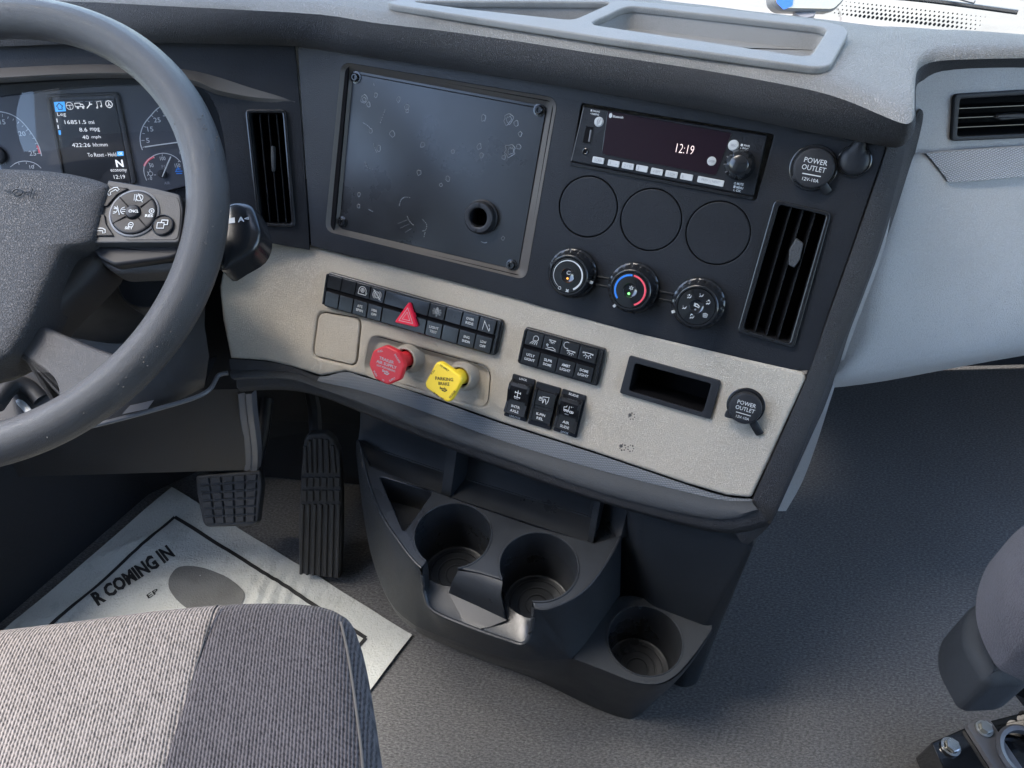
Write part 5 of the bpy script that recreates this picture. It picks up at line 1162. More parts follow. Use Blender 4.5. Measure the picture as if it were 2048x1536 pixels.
def pkey(P, x, y, rot):
    m = MB(); m.prism(rpoly([Vector((p.x, p.y, 0)) for p in FWL.pts([ck(*p) for p in P], .014)], .001, 2), .010, .0142, .0008, 2); k = part('phone_key', m, 'podkey', pd)
    c = FWL.at(ck(x, y), .0144); icon(k, FWL, PH, (c.x, c.y), .0105, rot, .0144, .0007)
pkey([(928, 900), (1098, 925), (1000, 975), (910, 1078), (868, 1076)], 965, 948, .6); pkey([(848, 1145), (890, 1148), (905, 1230), (970, 1330), (782, 1330)], 850, 1288, 0)
c = FWL.at(ck(1393, 1243), .0130); m = MB(); m.lathe([(.0098, 0), (.0096, .0020), (.0088, .0026), (.0084, .0012), (.00001, .0018)], c, 32); bt = part('screen_button', m, 'podkey', pd)
icon(bt, FWL, [[(-.5, -.4), (-.5, .2), (.2, .2), (.2, -.4), (-.5, -.4)], [(-.1, .2), (-.1, .5), (.55, .5), (.55, 0), (.2, 0)]], (c.x, c.y), .0085, 0, .0152, .0009)

# ================================================================== STALK, COLUMN, LOWER COVERS
sk_ = [Vector((p.x, p.y, 0)) for p in FWL.pts([(445, 420), (462, 402), (488, 402), (506, 411), (517, 438), (522, 468), (508, 500), (470, 524), (440, 538), (425, 500)], -.045)]
c = sum(sk_, Vector()) / len(sk_); t = thing('column_stalk', 'black column stalk behind the right side of the wheel rim', 'stalk', FWL, (c.x, c.y, -.06))
m = MB(); m.dome(smooth(sk_, 3, True), -.055, .012, 4, 8, .022); hd = part('grip', m, 'gloss', t)
m = MB(); m.tube([Vector((c.x, c.y, -.055)), Vector((.03, .0, -.10))], .011, n=12); part('lever', m, 'black', t)
mm = words('\u25a0 A\u22b2', (0, 0), .020, .0055, radians(10), 0, .02); q = FWL.at((475, 437), -.040)
for v in mm.v: v.x += q.x; v.y += q.y; v.z = q.z - .0022
part('lettering', mm, 'white', hd)
col_t = thing('steering_column', 'dark steering column shroud going down from behind the wheel', 'steering column', FWL, (0, 0, -.05))
sec = []
for z, r, k in ((-.040, .062, 1), (-.075, .075, 1), (-.12, .082, 1), (-.19, .080, 1), (-.30, .070, 1)):
    sec.append([Vector((r * cos(a) * (1.0 + .08 * cos(2 * a)), r * sin(a) * .92 - (z + .04) * .12, z)) for a in [2 * pi * j / 40 for j in range(40)]])
m = MB(); m.grid(sec, True); shr = part('shroud', m, 'panel', col_t, angle=60)
m = MB(); m.lathe([(.030, 0), (.033, -.004), (.033, -.06), (.025, -.065)], (.118, -.02, -.085), 32); m.cap([Vector((.118 + .030 * cos(2 * pi * k / 32), -.02 + .030 * sin(2 * pi * k / 32), -.085)) for k in range(32)]); part('ignition_barrel', m, 'black', col_t)
# lower cover round the column: a warm dark panel with a gap on its right and a bright lower edge
lc = thing('column_cover', 'dark lower dash cover around the steering column with a bright lower edge', 'cover', WF, (-.42, .75, .4))
def zz(L, z): return [at_z(p, z) for p in L]
top_ = zz([(-300, 560), (0, 560), (180, 520), (330, 520), (412, 560)], -.515)
mid_ = zz([(-300, 690), (0, 700), (180, 690), (300, 690), (418, 712)], -.60)
low_ = zz([(-300, 870), (0, 880), (140, 856), (300, 822), (408, 775)], -.665)
m = MB(); m.grid([smooth(top_, 4), smooth([a.lerp(b, .5) + Vector((0, -.012, .0)) for a, b in zip(top_, mid_)], 4), smooth(mid_, 4), smooth([a.lerp(b, .5) + Vector((0, -.006, -.004)) for a, b in zip(mid_, low_)], 4), smooth(low_, 4), smooth([p + Vector((0, .06, .0)) for p in low_], 4)])
cov = part('cover_panel', m, 'cover', lc, angle=60)
ed = smooth(zz([(-300, 880), (0, 886), (120, 866), (205, 847), (300, 822), (385, 797), (418, 780), (430, 762), (438, 750), (456, 746)], -.655), 4)
m = MB(); m.tube(ed, .0028, n=8); part('edge_trim', m, 'silver', lc)
m = MB(); a = [at_z(p, -.652) + Vector((0, -.003, .003)) for p in [(248, 828), (262, 812), (310, 801), (298, 818)]]; m.add(a + [v + Vector((0, .002, -.001)) for v in a], [(0, 1, 2, 3), (4, 7, 6, 5), (0, 4, 5, 1), (1, 5, 6, 2), (2, 6, 7, 3), (3, 7, 4, 0)]); part('sticker', m, 'silver', cov)
m = MB(); k = [at_z(p, -.66) for p in [(20, 770), (60, 778), (75, 810), (40, 830)]]; m.tube(smooth([at_z((25, 790), -.64), at_z((48, 812), -.64), at_z((62, 830), -.64)], 4), .004, n=8); part('white_clip', m, 'white', lc)
m = MB(); m.tube(smooth([at_z((-10, 812), -.62), at_z((25, 770), -.62), at_z((60, 776), -.63), at_z((84, 800), -.64)], 4), .010, n=10); part('linkage', m, 'black', lc)

# ================================================================== CONSOLE WITH CUP HOLDERS
D1, D3 = -.760, -.870
zD = lambda L, z: [at_z(p, z) for p in L]
con = thing('cup_holder_console', 'dark plastic centre console with two open-front cup holders and one low round one', 'console', WF, (.03, .50, 0))
def cb6(x, y): return (680 + x / 2.327, 820 + y / 2.327)
def circ3(pxl, pxr, z):
    a, b = at_z(pxl, z), at_z(pxr, z); return (a + b) / 2, (b - a).length / 2
c1, r1 = circ3((829, 1070), (982, 1070), D1); c2_, r2 = circ3((999, 1132), (1156, 1132), D1); c3, r3 = circ3((1216, 1280), (1363, 1280), D3)
ang = lambda c, p: atan2(p.y - c.y, p.x - c.x)
e1L, e1R = at_z((854, 1121), D1), at_z((916, 1138), D1); e2L, e2R = at_z((1004, 1160), D1), at_z((1063, 1212), D1)
def arcpts(c, r, a0, a1, n, z): return [Vector((c.x + r * cos(a0 + (a1 - a0) * k / n), c.y + r * sin(a0 + (a1 - a0) * k / n), z)) for k in range(n + 1)]
a1L, a1R = ang(c1, e1L), ang(c1, e1R); a2L, a2R = ang(c2_, e2L), ang(c2_, e2R)
def cw(a, b):                                              # go clockwise from a to b
    while b > a: b -= 2 * pi
    return b
zd = CZ + D1
A1 = arcpts(c1, r1, a1L, cw(a1L, a1R), 40, zd); A2 = arcpts(c2_, r2, a2L, cw(a2L, a2R), 40, zd)
left_edge = smooth(zD([(719, 885), (730, 935), (744, 983), (766, 1035), (800, 1086), (826, 1120), (843, 1136)], D1), 3)
right_edge = smooth(zD([(1069, 1216), (1093, 1219), (1135, 1203), (1170, 1180), (1200, 1145), (1225, 1105), (1243, 1069)], D1), 3)
back_edge = zD([(1191, 1086), (1067, 1052), (903, 995), (783, 949), (740, 930)], D1)
deck_poly = left_edge + A1 + [at_z((960, 1146), D1)] + A2 + right_edge + back_edge
tri_h = rpoly(zD([(758, 952), (866, 984), (808, 1064)], D1), .006, 4)
dk = plate(deck_poly, [tri_h], zd - .004, zd, .0016, 2); part('cup_deck', dk, 'console', con, angle=50)
m = MB(); th = [Vector((p.x, p.y, zd - .003)) for p in tri_h]; m.grid([th, [p - Vector((0, 0, .045)) for p in th]], True); m.cap([p - Vector((0, 0, .045)) for p in th]); part('triangle_pocket', m, 'console', con)
# raised bead along the deck edges
m = MB(); m.tube([p + Vector((0, 0, .0005)) for p in left_edge[1:]], .0016, n=8); m.tube([p + Vector((0, 0, .0005)) for p in right_edge[:-1]], .0016, n=8); part('deck_bead', m, 'console', con, kind='stuff')
ZS, ZL = CZ - .800, CZ - .846                               # sill of the open fronts, cup floors
def cup(c, r, aL, aR, z0, name, full=False):
    m = MB()
    if not full:
        up_ = arcpts(c, r, aL, cw(aL, aR), 40, z0 - .0015); m.grid([up_, [Vector((p.x, p.y, ZS)) for p in up_]])
        ful = [Vector((c.x + r * cos(2 * pi * k / 48), c.y + r * sin(2 * pi * k / 48), ZS)) for k in range(48)]; zb = ZL
    else: ful = [Vector((c.x + r * cos(2 * pi * k / 48), c.y + r * sin(2 * pi * k / 48), z0 - .001)) for k in range(48)]; zb = z0 - .075
    sc_ = lambda L, k, z: [Vector((c.x + (p.x - c.x) * k, c.y + (p.y - c.y) * k, z)) for p in L]
    m.grid([ful, sc_(ful, .92, zb), sc_(ful, .86, zb - .003)], True); m.cap(sc_(ful, .86, zb - .003))
    o = part(name, m, 'console', con, angle=50)
    for k in (.74, .52, .30):
        q = MB(); q.tube(sc_(ful[::2], k, zb - .0025), .0013, n=6, closed=True, flat=.7); part('floor_ring', q, 'console', o)
    return o
cup(c1, r1, a1L, a1R, zd, 'cup_holder'); cup(c2_, r2, a2L, a2R, zd, 'cup_holder')
# lip outline of the console front, rising at both sides of the open fronts
def lipz(L): return [at_z(p, z) for p, z in L]
lip_mid = smooth(lipz([((845, 1150), -.772), ((850, 1190), -.796), ((866, 1222), -.806), ((938, 1254), -.808), ((1015, 1281), -.808), ((1046, 1288), -.806), ((1060, 1268), -.798), ((1066, 1235), -.776)]), 4)
T_ = left_edge + lip_mid + right_edge
T2 = smooth([at_z((1243, 1069), D1), at_z((1258, 1030), -.73), at_z((1263, 1000), -.70)], 3)
body_floor = smooth([at_z(p, -1.05) for p in [(690, 900), (735, 1090), (757, 1165), (787, 1226), (830, 1258), (930, 1305), (1058, 1353), (1174, 1409), (1239, 1434), (1273, 1434), (1316, 1396)]], 4)
body_floor = [Vector((p.x, p.y, .0)) for p in body_floor]
BL = smooth(zD([(712, 905), (724, 1010), (740, 1100), (762, 1168), (792, 1220), (832, 1252)], D3), 3)
BM = smooth(zD([(832, 1252), (880, 1272), (938, 1293), (1010, 1314), (1070, 1322), (1110, 1320), (1144, 1317)], D3), 3)
BR = smooth(zD([(1144, 1317), (1172, 1285), (1205, 1238), (1240, 1190)], D3), 3)
TT = resample(left_edge, 26)[:-1] + resample(lip_mid, 36)[:-1] + resample(right_edge, 30)
BB = resample(BL, 26)[:-1] + resample(BM, 36)[:-1] + resample(BR, 30)
levels = []
for t in (0, .04, .12, .25, .45, .65, .82, 1):
    row = []
    for i, (a, b) in enumerate(zip(TT, BB)):
        e = t ** .72 if i < 60 else t; p = a.lerp(b, e); p.z = a.z * (1 - t) + b.z * t; row.append(p)
    levels.append(row)
SK = BL[:-1] + BM[:-1] + smooth(zD([(1144, 1317), (1196, 1336), (1273, 1366), (1318, 1370), (1352, 1353), (1387, 1315), (1426, 1257)], D3), 3)
FL = smooth([at_z(p, -1.05) for p in [(722, 960), (745, 1080), (770, 1160), (800, 1225), (840, 1262)]], 3)[:-1] + smooth([at_z(p, -1.05) for p in [(840, 1262), (930, 1305), (1058, 1353), (1174, 1409), (1239, 1434), (1273, 1434), (1316, 1396), (1370, 1340), (1410, 1290)]], 3)
nL = len(BL) - 1
SKr = resample(SK[:nL + 1], 26)[:-1] + resample(SK[nL:], 70); FLr = resample(FL[:13], 26)[:-1] + resample(FL[12:], 70)
for t in (.12, .3, .55, .8, 1):
    pass
m = MB(); m.grid(levels); part('console_body', m, 'console_body', con, angle=60)
sk2 = []
for t in (0, .1, .3, .55, .8, 1):
    row = []
    for a, b in zip(SKr, FLr):
        p = a.lerp(b, t ** 1.25); p.z = a.z * (1 - t) + b.z * t; row.append(p)
    sk2.append(row)
m = MB(); m.grid(sk2); part('console_skirt', m, 'console_body', con, angle=60)
# sill between the open fronts: plate at the bottom of the notches
pen = [at_z((916, 1140), D1), at_z((960, 1147), D1), at_z((1005, 1161), D1)]
penb = [at_z(p, -.8) for p in [(897, 1186), (955, 1212), (1014, 1240)]]
m = MB(); m.grid([smooth([p - Vector((0, 0, .0015)) for p in pen], 6), smooth([a.lerp(b, .25) + Vector((-.003, -.008, .002)) for a, b in zip(pen, penb)], 6), smooth([a.lerp(b, .6) + Vector((-.002, -.005, 0)) for a, b in zip(pen, penb)], 6), smooth(penb, 6)])
fa = arcpts(c1, r1, a1R, a1R - (a1R - a1L) % (2 * pi) * 0, 1, ZS)
m.add([e1R - Vector((0, 0, .0015)), penb[0], Vector((e1R.x, e1R.y, ZS))], [(0, 1, 2)]); m.add([e2L - Vector((0, 0, .0015)), penb[2], Vector((e2L.x, e2L.y, ZS))], [(0, 2, 1)])
part('middle_post', m, 'console', con, angle=100)
inner = arcpts(c1, r1, a1L, a1L + ((a1R - a1L) % (2 * pi)), 14, ZS) + [Vector((p.x, p.y, ZS)) for p in penb] + arcpts(c2_, r2, a2L, a2L + ((a2R - a2L) % (2 * pi)), 14, ZS)
lo_ = resample([Vector((p.x, p.y, p.z)) for p in lip_mid], len(inner))
m = MB(); m.grid([inner, [a.lerp(b, .6) + Vector((0, 0, -.002 - max(0, a.lerp(b, .6).z - ZS) * .9)) for a, b in zip(inner, lo_)], [b + Vector((0, .002, -.001)) for b in lo_], lo_]); part('notch_sill', m, 'console', con, angle=120)
m = MB(); m.tube([p + Vector((0, 0, .0006)) for p in lip_mid], .0024, n=8); part('front_lip', m, 'console', con)
m = MB(); m.add([e1L - Vector((0, 0, .001)), at_z((845, 1138), D1), lip_mid[2], lip_mid[6], Vector((e1L.x, e1L.y, ZS))], [(0, 1, 2, 3, 4)]); part('notch_cheek', m, 'console', con)
m = MB(); m.add([e2R - Vector((0, 0, .001)), at_z((1068, 1216), D1), lip_mid[-2], lip_mid[-7], Vector((e2R.x, e2R.y, ZS))], [(0, 1, 2, 3, 4)]); part('notch_cheek', m, 'console', con)
# shelf trough behind the cups, back wall, dividers
zs = CZ - .775
cr = zD([(716, 884), (724, 888), (903, 949), (1178, 1033), (1203, 1042)], -.775)
sh_f = [Vector((p.x, p.y, zs)) for p in zD([(722, 922), (740, 933), (900, 993), (1191, 1088), (1245, 1072)], D1)]
m = MB(); m.grid([sh_f, [a.lerp(b, .5) for a, b in zip(sh_f, cr)], cr]); m.grid([[Vector((p.x, p.y, zd - .001)) for p in sh_f], sh_f]); part('shelf', m, 'console', con)
up_dir = Vector((.18, .42, 0))
m = MB(); m.grid([cr, [p + Vector((.004, .012, .02)) for p in cr], [p + Vector((.02, .05, .15)) for p in cr]]); part('back_wall', m, 'console', con)
m = MB(); m.tube(cr, .0014, n=6); part('crease_bead', m, 'console', con)
for pf, pb, w_ in (((891, 992), (918, 949), .022), ((1180, 1087), (1192, 1038), .012)):
    a, b = at_z(pf, -.775), at_z(pb, -.775); d = (b - a).normalized(); s_ = Vector((d.y, -d.x, 0)) * w_ / 2; hgt = .085
    m = MB(); base = [a - s_ * .6, a + s_ * .6, b + s_, b - s_]; m.add(base + [base[0] + d * .035 + Vector((0, 0, hgt)), base[1] + d * .035 + Vector((0, 0, hgt)), base[2] + Vector((.01, .02, hgt)), base[3] + Vector((.01, .02, hgt))], [(0, 1, 5, 4), (1, 2, 6, 5), (2, 3, 7, 6), (3, 0, 4, 7), (4, 5, 6, 7)]); part('shelf_divider', m, 'console', con)
# upper left wall of the console under the lip
ew = [at_z((1176, 1034), -.775), at_z((1205, 1042), -.772), at_z((1243, 1068), D1), at_z((1262, 1062), -.765)]
m = MB(); m.grid([[p - Vector((0, 0, .01)) for p in ew], ew, [p + Vector((.004, .006, .05)) for p in ew], [p + Vector((.010, .014, .12)) for p in ew]]); part('shelf_end_wall', m, 'console', con, angle=80)
# right block with its front face, and the low cup pod
bl = [Vector((.112, .560, 0)), at_z((1258, 1000), -.69), at_z((1500, 1080), -.69), Vector((.262, .455, 0)), Vector((.275, .475, 0)), Vector((.29, .56, 0)), Vector((.15, .62, 0))]
lv = []
bot_ = [Vector((.125, .58, 0)), Vector((.172, .482, 0)), Vector((.240, .452, 0)), Vector((.262, .455, 0)), Vector((.272, .475, 0)), Vector((.28, .56, 0)), Vector((.15, .62, 0))]
bl_o = rpoly(bl, [.001, .014, .004, .018, .01, .01, .001], 4); bo_ = rpoly(bot_, [.001, .014, .004, .018, .01, .01, .001], 4)
m = MB(); m.grid([[Vector((p.x, p.y + .03, CZ - .668)) for p in bl_o], [Vector((p.x, p.y, CZ - .70)) for p in bl_o], [Vector((p.x, p.y, CZ - .865)) for p in bo_], [Vector((p.x, p.y, 0)) for p in bo_]], True); part('right_block', m, 'console_body', con, angle=60)
pod3 = [at_z(p, D3) for p in [(1144, 1317), (1196, 1336), (1273, 1367), (1318, 1370), (1352, 1352), (1387, 1314), (1427, 1256), (1420, 1240), (1299, 1198), (1240, 1185)]]
pod_o = rpoly(pod3, [.004, .01, .02, .02, .02, .02, .006, .004, .02, .02], 4); z3 = CZ + D3
dk3 = plate(pod_o, [circ(c3, r3, 56)], z3 - .004, z3, .0014, 2); part('low_cup_deck', dk3, 'console_body', con, angle=50)
cup(c3, r3, 0, 0, z3, 'cup_holder', True)
m = MB(); m.tube([Vector((c3.x + (r3 + .0006) * cos(2 * pi * k / 56), c3.y + (r3 + .0006) * sin(2 * pi * k / 56), z3 + .0002)) for k in range(56)], .0011, n=6, closed=True); part('cup_rim', m, 'console', con)
for c_, r_, aL, aR in ((c1, r1, a1L, a1R), (c2_, r2, a2L, a2R)):
    m = MB(); m.tube(arcpts(c_, r_ + .0006, aL, cw(aL, aR), 44, zd + .0003), .0013, n=6); part('cup_rim', m, 'console', con)

# ================================================================== PEDALS
FP1 = Frame(WZ(-.41, .665, -.895), (.995, .08, 0), Vector((-.05, -.62, .78)))
bp = thing('brake_pedal', 'black rubber brake pedal pad with a grid of raised blocks', 'pedal', FP1, (0, 0, 0), 'pedals')
bpo = rpoly(FP1.pts([(391, 951), (520, 940), (524, 970), (515, 1044), (500, 1052), (412, 1054), (405, 1045), (393, 985)]), .004, 3)
m = MB(); m.prism(bpo, -.014, 0, .003, 3); bpp = part('pad', m, 'rubber', bp)
fq = quad_uv(FP1.pts([(396, 955), (517, 946), (511, 1045), (412, 1049)]))
nx, ny = 5, 6
for i in range(nx):
    for j in range(ny):
        s0, s1, t0, t1 = (i + .1) / nx, (i + .9) / nx, (j + .12) / ny, (j + .88) / ny
        m = MB(); m.prism([fq(s0, t0), fq(s1, t0), fq(s1, t1), fq(s0, t1)], -.001, .0032, .0008, 1); part('tread_block', m, 'rubber', bpp)
m = MB(); m.tube([Vector((.02, .01, -.012)), Vector((.035, .10, -.03)), Vector((.05, .26, -.05))], .011, n=10); part('arm', m, 'black', bp)
a_t, a_b = WZ(-.278, .716, -.81), WZ(-.30, .614, -1.03)
q0, q1 = on_plane((0, .665, CZ - .918), Vector((0, -.22, .102)).normalized(), (640, 870)), on_plane((0, .665, CZ - .918), Vector((0, -.22, .102)).normalized(), (640, 1155))
FP2 = Frame((q0 + q1) / 2, (1, .0, 0), Vector((-.03, -.907, .42)))
ac = thing('accelerator_pedal', 'long black ribbed accelerator pedal standing on the floor', 'pedal', FP2, (0, -.12, 0), 'pedals')
apx = [(605, 905), (608, 878), (618, 868), (652, 867), (668, 880), (680, 905), (684, 985), (684, 1080), (680, 1158), (598, 1148), (596, 1060), (600, 980)]
ao = rpoly(FP2.pts(apx), .003, 3); m = MB(); m.prism(ao, -.014, 0, .003, 3); app = part('pad', m, 'rubber', ac)
fr1 = [[(610, 892), (612, 945)], [(620, 880), (622, 945)], [(631, 877), (632, 945)], [(642, 877), (644, 945)], [(654, 879), (657, 945)], [(665, 890), (670, 945)]]
for a, b in fr1:
    m = MB(); m.tube([FP2.at(a, .0006), FP2.at(b, .0006)], .0028, n=6, flat=.8, up=(0, 0, 1)); part('rib', m, 'rubber', app)
for j, (y0, y1) in enumerate(((953, 971), (979, 1000))):
    for k in range(6):
        x = 609 + k * 13.2; m = MB(); A = FP2.pts([(x - 4.5, y0), (x + 5, y0 + 1), (x + 5, y1 + 1), (x - 4.5, y1)]); m.prism([Vector((v.x, v.y, 0)) for v in A], -.001, .0026, .0007, 1); part('tread_block', m, 'rubber', app)
for k in range(7):
    m = MB(); m.tube([FP2.at((606 + k * 12.0, 1008), .0006), FP2.at((602 + k * 12.1, 1148 + k), .0006)], .0027, n=6, flat=.8, up=(0, 0, 1)); part('rib', m, 'rubber', app)
m = MB(); m.tube([Vector((.0, .10, -.012)), Vector((-.01, .14, -.05)), Vector((-.02, .22, -.06))], .010, n=8); part('arm', m, 'black', ac)
# pedal box panel and its bright edge
pb = thing('pedal_bracket', 'dark vertical bracket panel with a bright worn edge above the brake pedal', 'bracket', WF, (-.42, .78, .25))
e_ = [((492, 784), -.70), ((496, 830), -.74), ((503, 880), -.79), ((505, 915), -.825), ((503, 938), -.845)]
E_ = smooth([at_z(p, z) for p, z in e_], 4); m = MB(); m.grid([[p + Vector((-.012, 0, -.001)) for p in E_], [p + Vector((-.009, -.004, .0)) for p in E_], [p + Vector((-.002, -.001, 0)) for p in E_], [p + Vector((.001, -.004, 0)) for p in E_], [p + Vector((.008, -.003, .0)) for p in E_], [p + Vector((.012, .006, 0)) for p in E_]]); part('worn_edge', m, 'silver', pb)
G_ = [[at_z((x, 778 + (490 - x) * .02), -.70) for x in (-150, 100, 300, 486)], [at_z((x, 940 - (490 - x) * -.03), -.845) for x in (-150, 100, 300, 492)]]
m = MB(); m.grid([G_[0], [a.lerp(b, .5) + Vector((0, -.004, 0)) for a, b in zip(*G_)], G_[1]]); part('bracket_plate', m, 'cover', pb)

# ================================================================== PAPER FLOOR MAT
tl, tr, bl_, = at_z((345, 977), -1.05), at_z((825, 1272), -1.05), at_z((0, 1240), -1.05)
ux = (tr - tl).normalized(); FM = Frame((tl.x, tl.y, .002), ux, (0, 0, 1))
Wd = (tr - tl).length; Ld = .40; sgn = -1 if FM.v.dot(Vector((0, 1, 0))) > 0 else 1
WR = [(random.uniform(.02, .5), -random.uniform(.02, .38), random.uniform(0, 3.14), random.uniform(.0008, .0022)) for _ in range(26)]
def crease(x, y):
    z = 0
    for a, b, t, h in WR:
        u, v = (x - a) * cos(t) + (y - b) * sin(t), -(x - a) * sin(t) + (y - b) * cos(t); z += h * math.exp(-(u / .05) ** 2 - (v / .006) ** 2)
    return z
pm = thing('paper_floor_mat', 'white embossed paper floor mat with a printed border and footprint', 'floor mat', FM, (Wd / 2, -Ld / 2, 0))
rows = []
for j in range(97):
    r = []
    for i in range(129):
        x, y = Wd * i / 128, -Ld * j / 96; e = min(x, Wd - x, -y, Ld + y); z = .0025 + .0018 * math.sin(x * 23 + y * 9) * math.sin(y * 31 + 1) + .0012 * math.sin(x * 61 - y * 44); z += .004 * math.exp(-((x - .30) ** 2 + (y + .07) ** 2) / .003) * (1 + math.sin(x * 260 + y * 120) * .5) + crease(x, y)
        r.append(Vector((x, y, max(z, .0008))))
    rows.append(r)
m = MB(); m.grid(rows); sheet_ = part('paper_sheet', m, 'paper', pm, angle=180)
def zp(x, y): return .0042 + .0018 * math.sin(x * 23 + y * 9) * math.sin(y * 31 + 1) + .0012 * math.sin(x * 61 - y * 44) + .004 * math.exp(-((x - .30) ** 2 + (y + .07) ** 2) / .003) * (1 + math.sin(x * 260 + y * 120) * .5) + .0008 - .0017 + crease(x, y) + .0002
def drape(m):
    for v in m.v: v.z = zp(v.x, v.y)
    return m
def mp_(p): q = FM.at(p); return Vector((q.x, q.y, 0))
bA, bB, bC = mp_((350, 1035)), mp_((733, 1277)), mp_((100, 1235))
bx0, by0 = bA.x, bA.y; bx1 = bB.x
def thick_line(a, b, w_):
    n = 60; d = (b - a).normalized(); s = Vector((-d.y, d.x, 0)) * w_ / 2; return [[a.lerp(b, k / n) + s for k in range(n + 1)], [a.lerp(b, k / n) - s for k in range(n + 1)]]
for a, b in ((Vector((bx0, by0, 0)), Vector((bx1, by0, 0))), (Vector((bx0, by0, 0)), Vector((bx0, -Ld + .03, 0))), (Vector((bx1, by0, 0)), Vector((bx1, -Ld + .03, 0)))):
    m = MB(); m.grid(thick_line(a, b, .0058)); part('border_line', drape(m), 'print_black', sheet_, fixn=False)
ta, tb = mp_((190, 1203)), mp_((343, 1102)); dd = tb - ta
mm = words('R COMING IN', ((ta.x + tb.x) / 2, (ta.y + tb.y) / 2), dd.length, .031, atan2(dd.y, dd.x), 0, .045); bm_ = bmesh.new(); me_ = mm.mesh('t'); bm_.from_mesh(me_); bmesh.ops.subdivide_edges(bm_, edges=[e for e in bm_.edges if e.calc_length() > .008], cuts=2); bmesh.ops.triangulate(bm_, faces=bm_.faces); bm_.verts.index_update(); mm = MB(); mm.v = [v.co.copy() for v in bm_.verts]; mm.f = [tuple(v.index for v in f.verts) for f in bm_.faces]; bm_.free(); bpy.data.meshes.remove(me_)
part('lettering', drape(mm), 'print_black', sheet_, fixn=False)
ta, tb = mp_((297, 1197)), mp_((318, 1183)); dd = tb - ta
part('lettering', drape(words('EP', ((ta.x + tb.x) / 2, (ta.y + tb.y) / 2), dd.length, .008, atan2(dd.y, dd.x), 0, .01)), 'print_black', sheet_, fixn=False)
fp = [mp_(p) for p in [(345, 1150), (362, 1135), (400, 1137), (450, 1155), (482, 1178), (492, 1200), (470, 1230), (420, 1240), (370, 1215), (340, 1180)]]
fp = smooth(fp, 4, True); c = sum(fp, Vector()) / len(fp); m = MB(); m.grid([[c + (p - c) * t for p in fp] for t in (1, .85, .7, .5, .3, .1, .001)], True); part('footprint', drape(m), 'paper_foot', sheet_, fixn=False)

# ================================================================== DRIVER'S SEAT
FS = Frame(WZ(-.38, .10, -.60), (1, 0, 0), (0, 0, 1))
seat = thing('driver_seat', "driver's seat cushion in two-tone grey twill at the lower left", 'seat', WF, (-.38, .05, .40))
# front edge and right side read on the cushion top
fe = [(-330, 1275), (-150, 1258), (0, 1241), (160, 1222), (300, 1204), (400, 1195), (440, 1192), (500, 1189), (580, 1190), (640, 1197), (675, 1212), (694, 1238)]
FEt = [at_z(p, -.600) for p in fe]
se = [(694, 1238), (706, 1290), (718, 1360), (728, 1430), (737, 1500), (742, 1570), (748, 1700), (756, 1900)]
SEt = [at_z(p, -.600) for p in se]
outl = smooth(FEt, 5)[:-2] + [(smooth(FEt, 5)[-2] + smooth(SEt, 5)[1]) / 2] + smooth(SEt, 5)[2:]
def seat_z(x, y, d): return CZ - .600 + .0 - .016 * math.exp(-max(d, 0) / .010) + .010 * (1 - math.exp(-max(d, 0) / .06))
NN = len(outl); cx, cy = -.40, -.12
inner_pts = [Vector((cx, cy, 0)) for p in outl]
def ring_at(k, split=None):
    out = []
    for p in outl:
        d = Vector((cx, cy, 0)) - Vector((p.x, p.y, 0)); L = d.length; s = min(k, L * .999); q = Vector((p.x, p.y, 0)) + d.normalized() * s; q.z = seat_z(q.x, q.y, k); out.append(q)
    return out
ks = [0, .0015, .003, .005, .007, .009, .012, .015, .019, .024, .03, .04, .05, .065, .08, .1, .12, .15, .18, .22, .26, .31, .36]
rws = [[Vector((p.x * 1.0 + 0, p.y, 0)) + Vector((-.004 if 0 else 0, -.02, CZ - .72)) for p in outl], [Vector((p.x, p.y + .002, CZ - .655)) + Vector((.004, 0, 0)) for p in outl], [Vector((p.x + .003, p.y + .003, CZ - .628)) for p in outl]] + [ring_at(k) for k in ks]
m = MB(); m.grid(rws); me = m.mesh('cushion', ROOT['driver_seat'][2])
# seam between insert and bolster
sm0, sm1 = at_z((437, 1200), -.598), at_z((322, 1545), -.590); sd_ = sm1 - sm0
b = bmesh.new(); b.from_mesh(me); off = ROOT['driver_seat'][2]; pn = Vector((sd_.y, -sd_.x, 0)).normalized(); pn = pn if pn.x < 0 else -pn

for dd_ in (-.009, -.005, -.0025, 0, .0025, .005, .009): bmesh.ops.bisect_plane(b, geom=b.verts[:] + b.edges[:] + b.faces[:], plane_co=sm0 - off + pn * dd_, plane_no=pn)
for f in b.faces: f.material_index = 0 if (f.calc_center_median() - (sm0 - off)).dot(pn) > 0 else 1
for v in b.verts:
    d = abs((v.co - (sm0 - off)).dot(pn)); v.co.z -= .0016 * math.exp(-(d / .0026) ** 2)
bmesh.ops.recalc_face_normals(b, faces=b.faces); b.to_mesh(me); b.free()
finish(me, 180, False)
if me.polygons and sum(p.normal.z for p in me.polygons) < 0: me.flip_normals()
me.materials.append(M_['twill']); me.materials.append(M_['twill_dark']); o = bpy.data.objects.new('cushion', me); COL.objects.link(o); o.parent = seat
sl_ = [sm0.lerp(sm1, t) for t in [k / 30 for k in range(31)]]
def dline(pts, z): return [Vector((p.x, p.y, z)) for p in pts]
pip = [Vector((p.x - .006, p.y, CZ - .6055)) for p in smooth(SEt, 3)]
m = MB(); m.tube(pip, .0013, n=8); part('side_piping', m, 'stain', seat)
m = MB(); m.tube([Vector((p.x, p.y, CZ - .5945 - .016 * math.exp(-max(0, (i) * .012) / .010))) for i, p in enumerate(sl_)][1:], .0009, n=6); part('seam_line', m, 'black', seat)
m = MB(); m.box((-.40, .02, .17), (.44, .50, .26)); part('seat_base', m, 'black', seat)
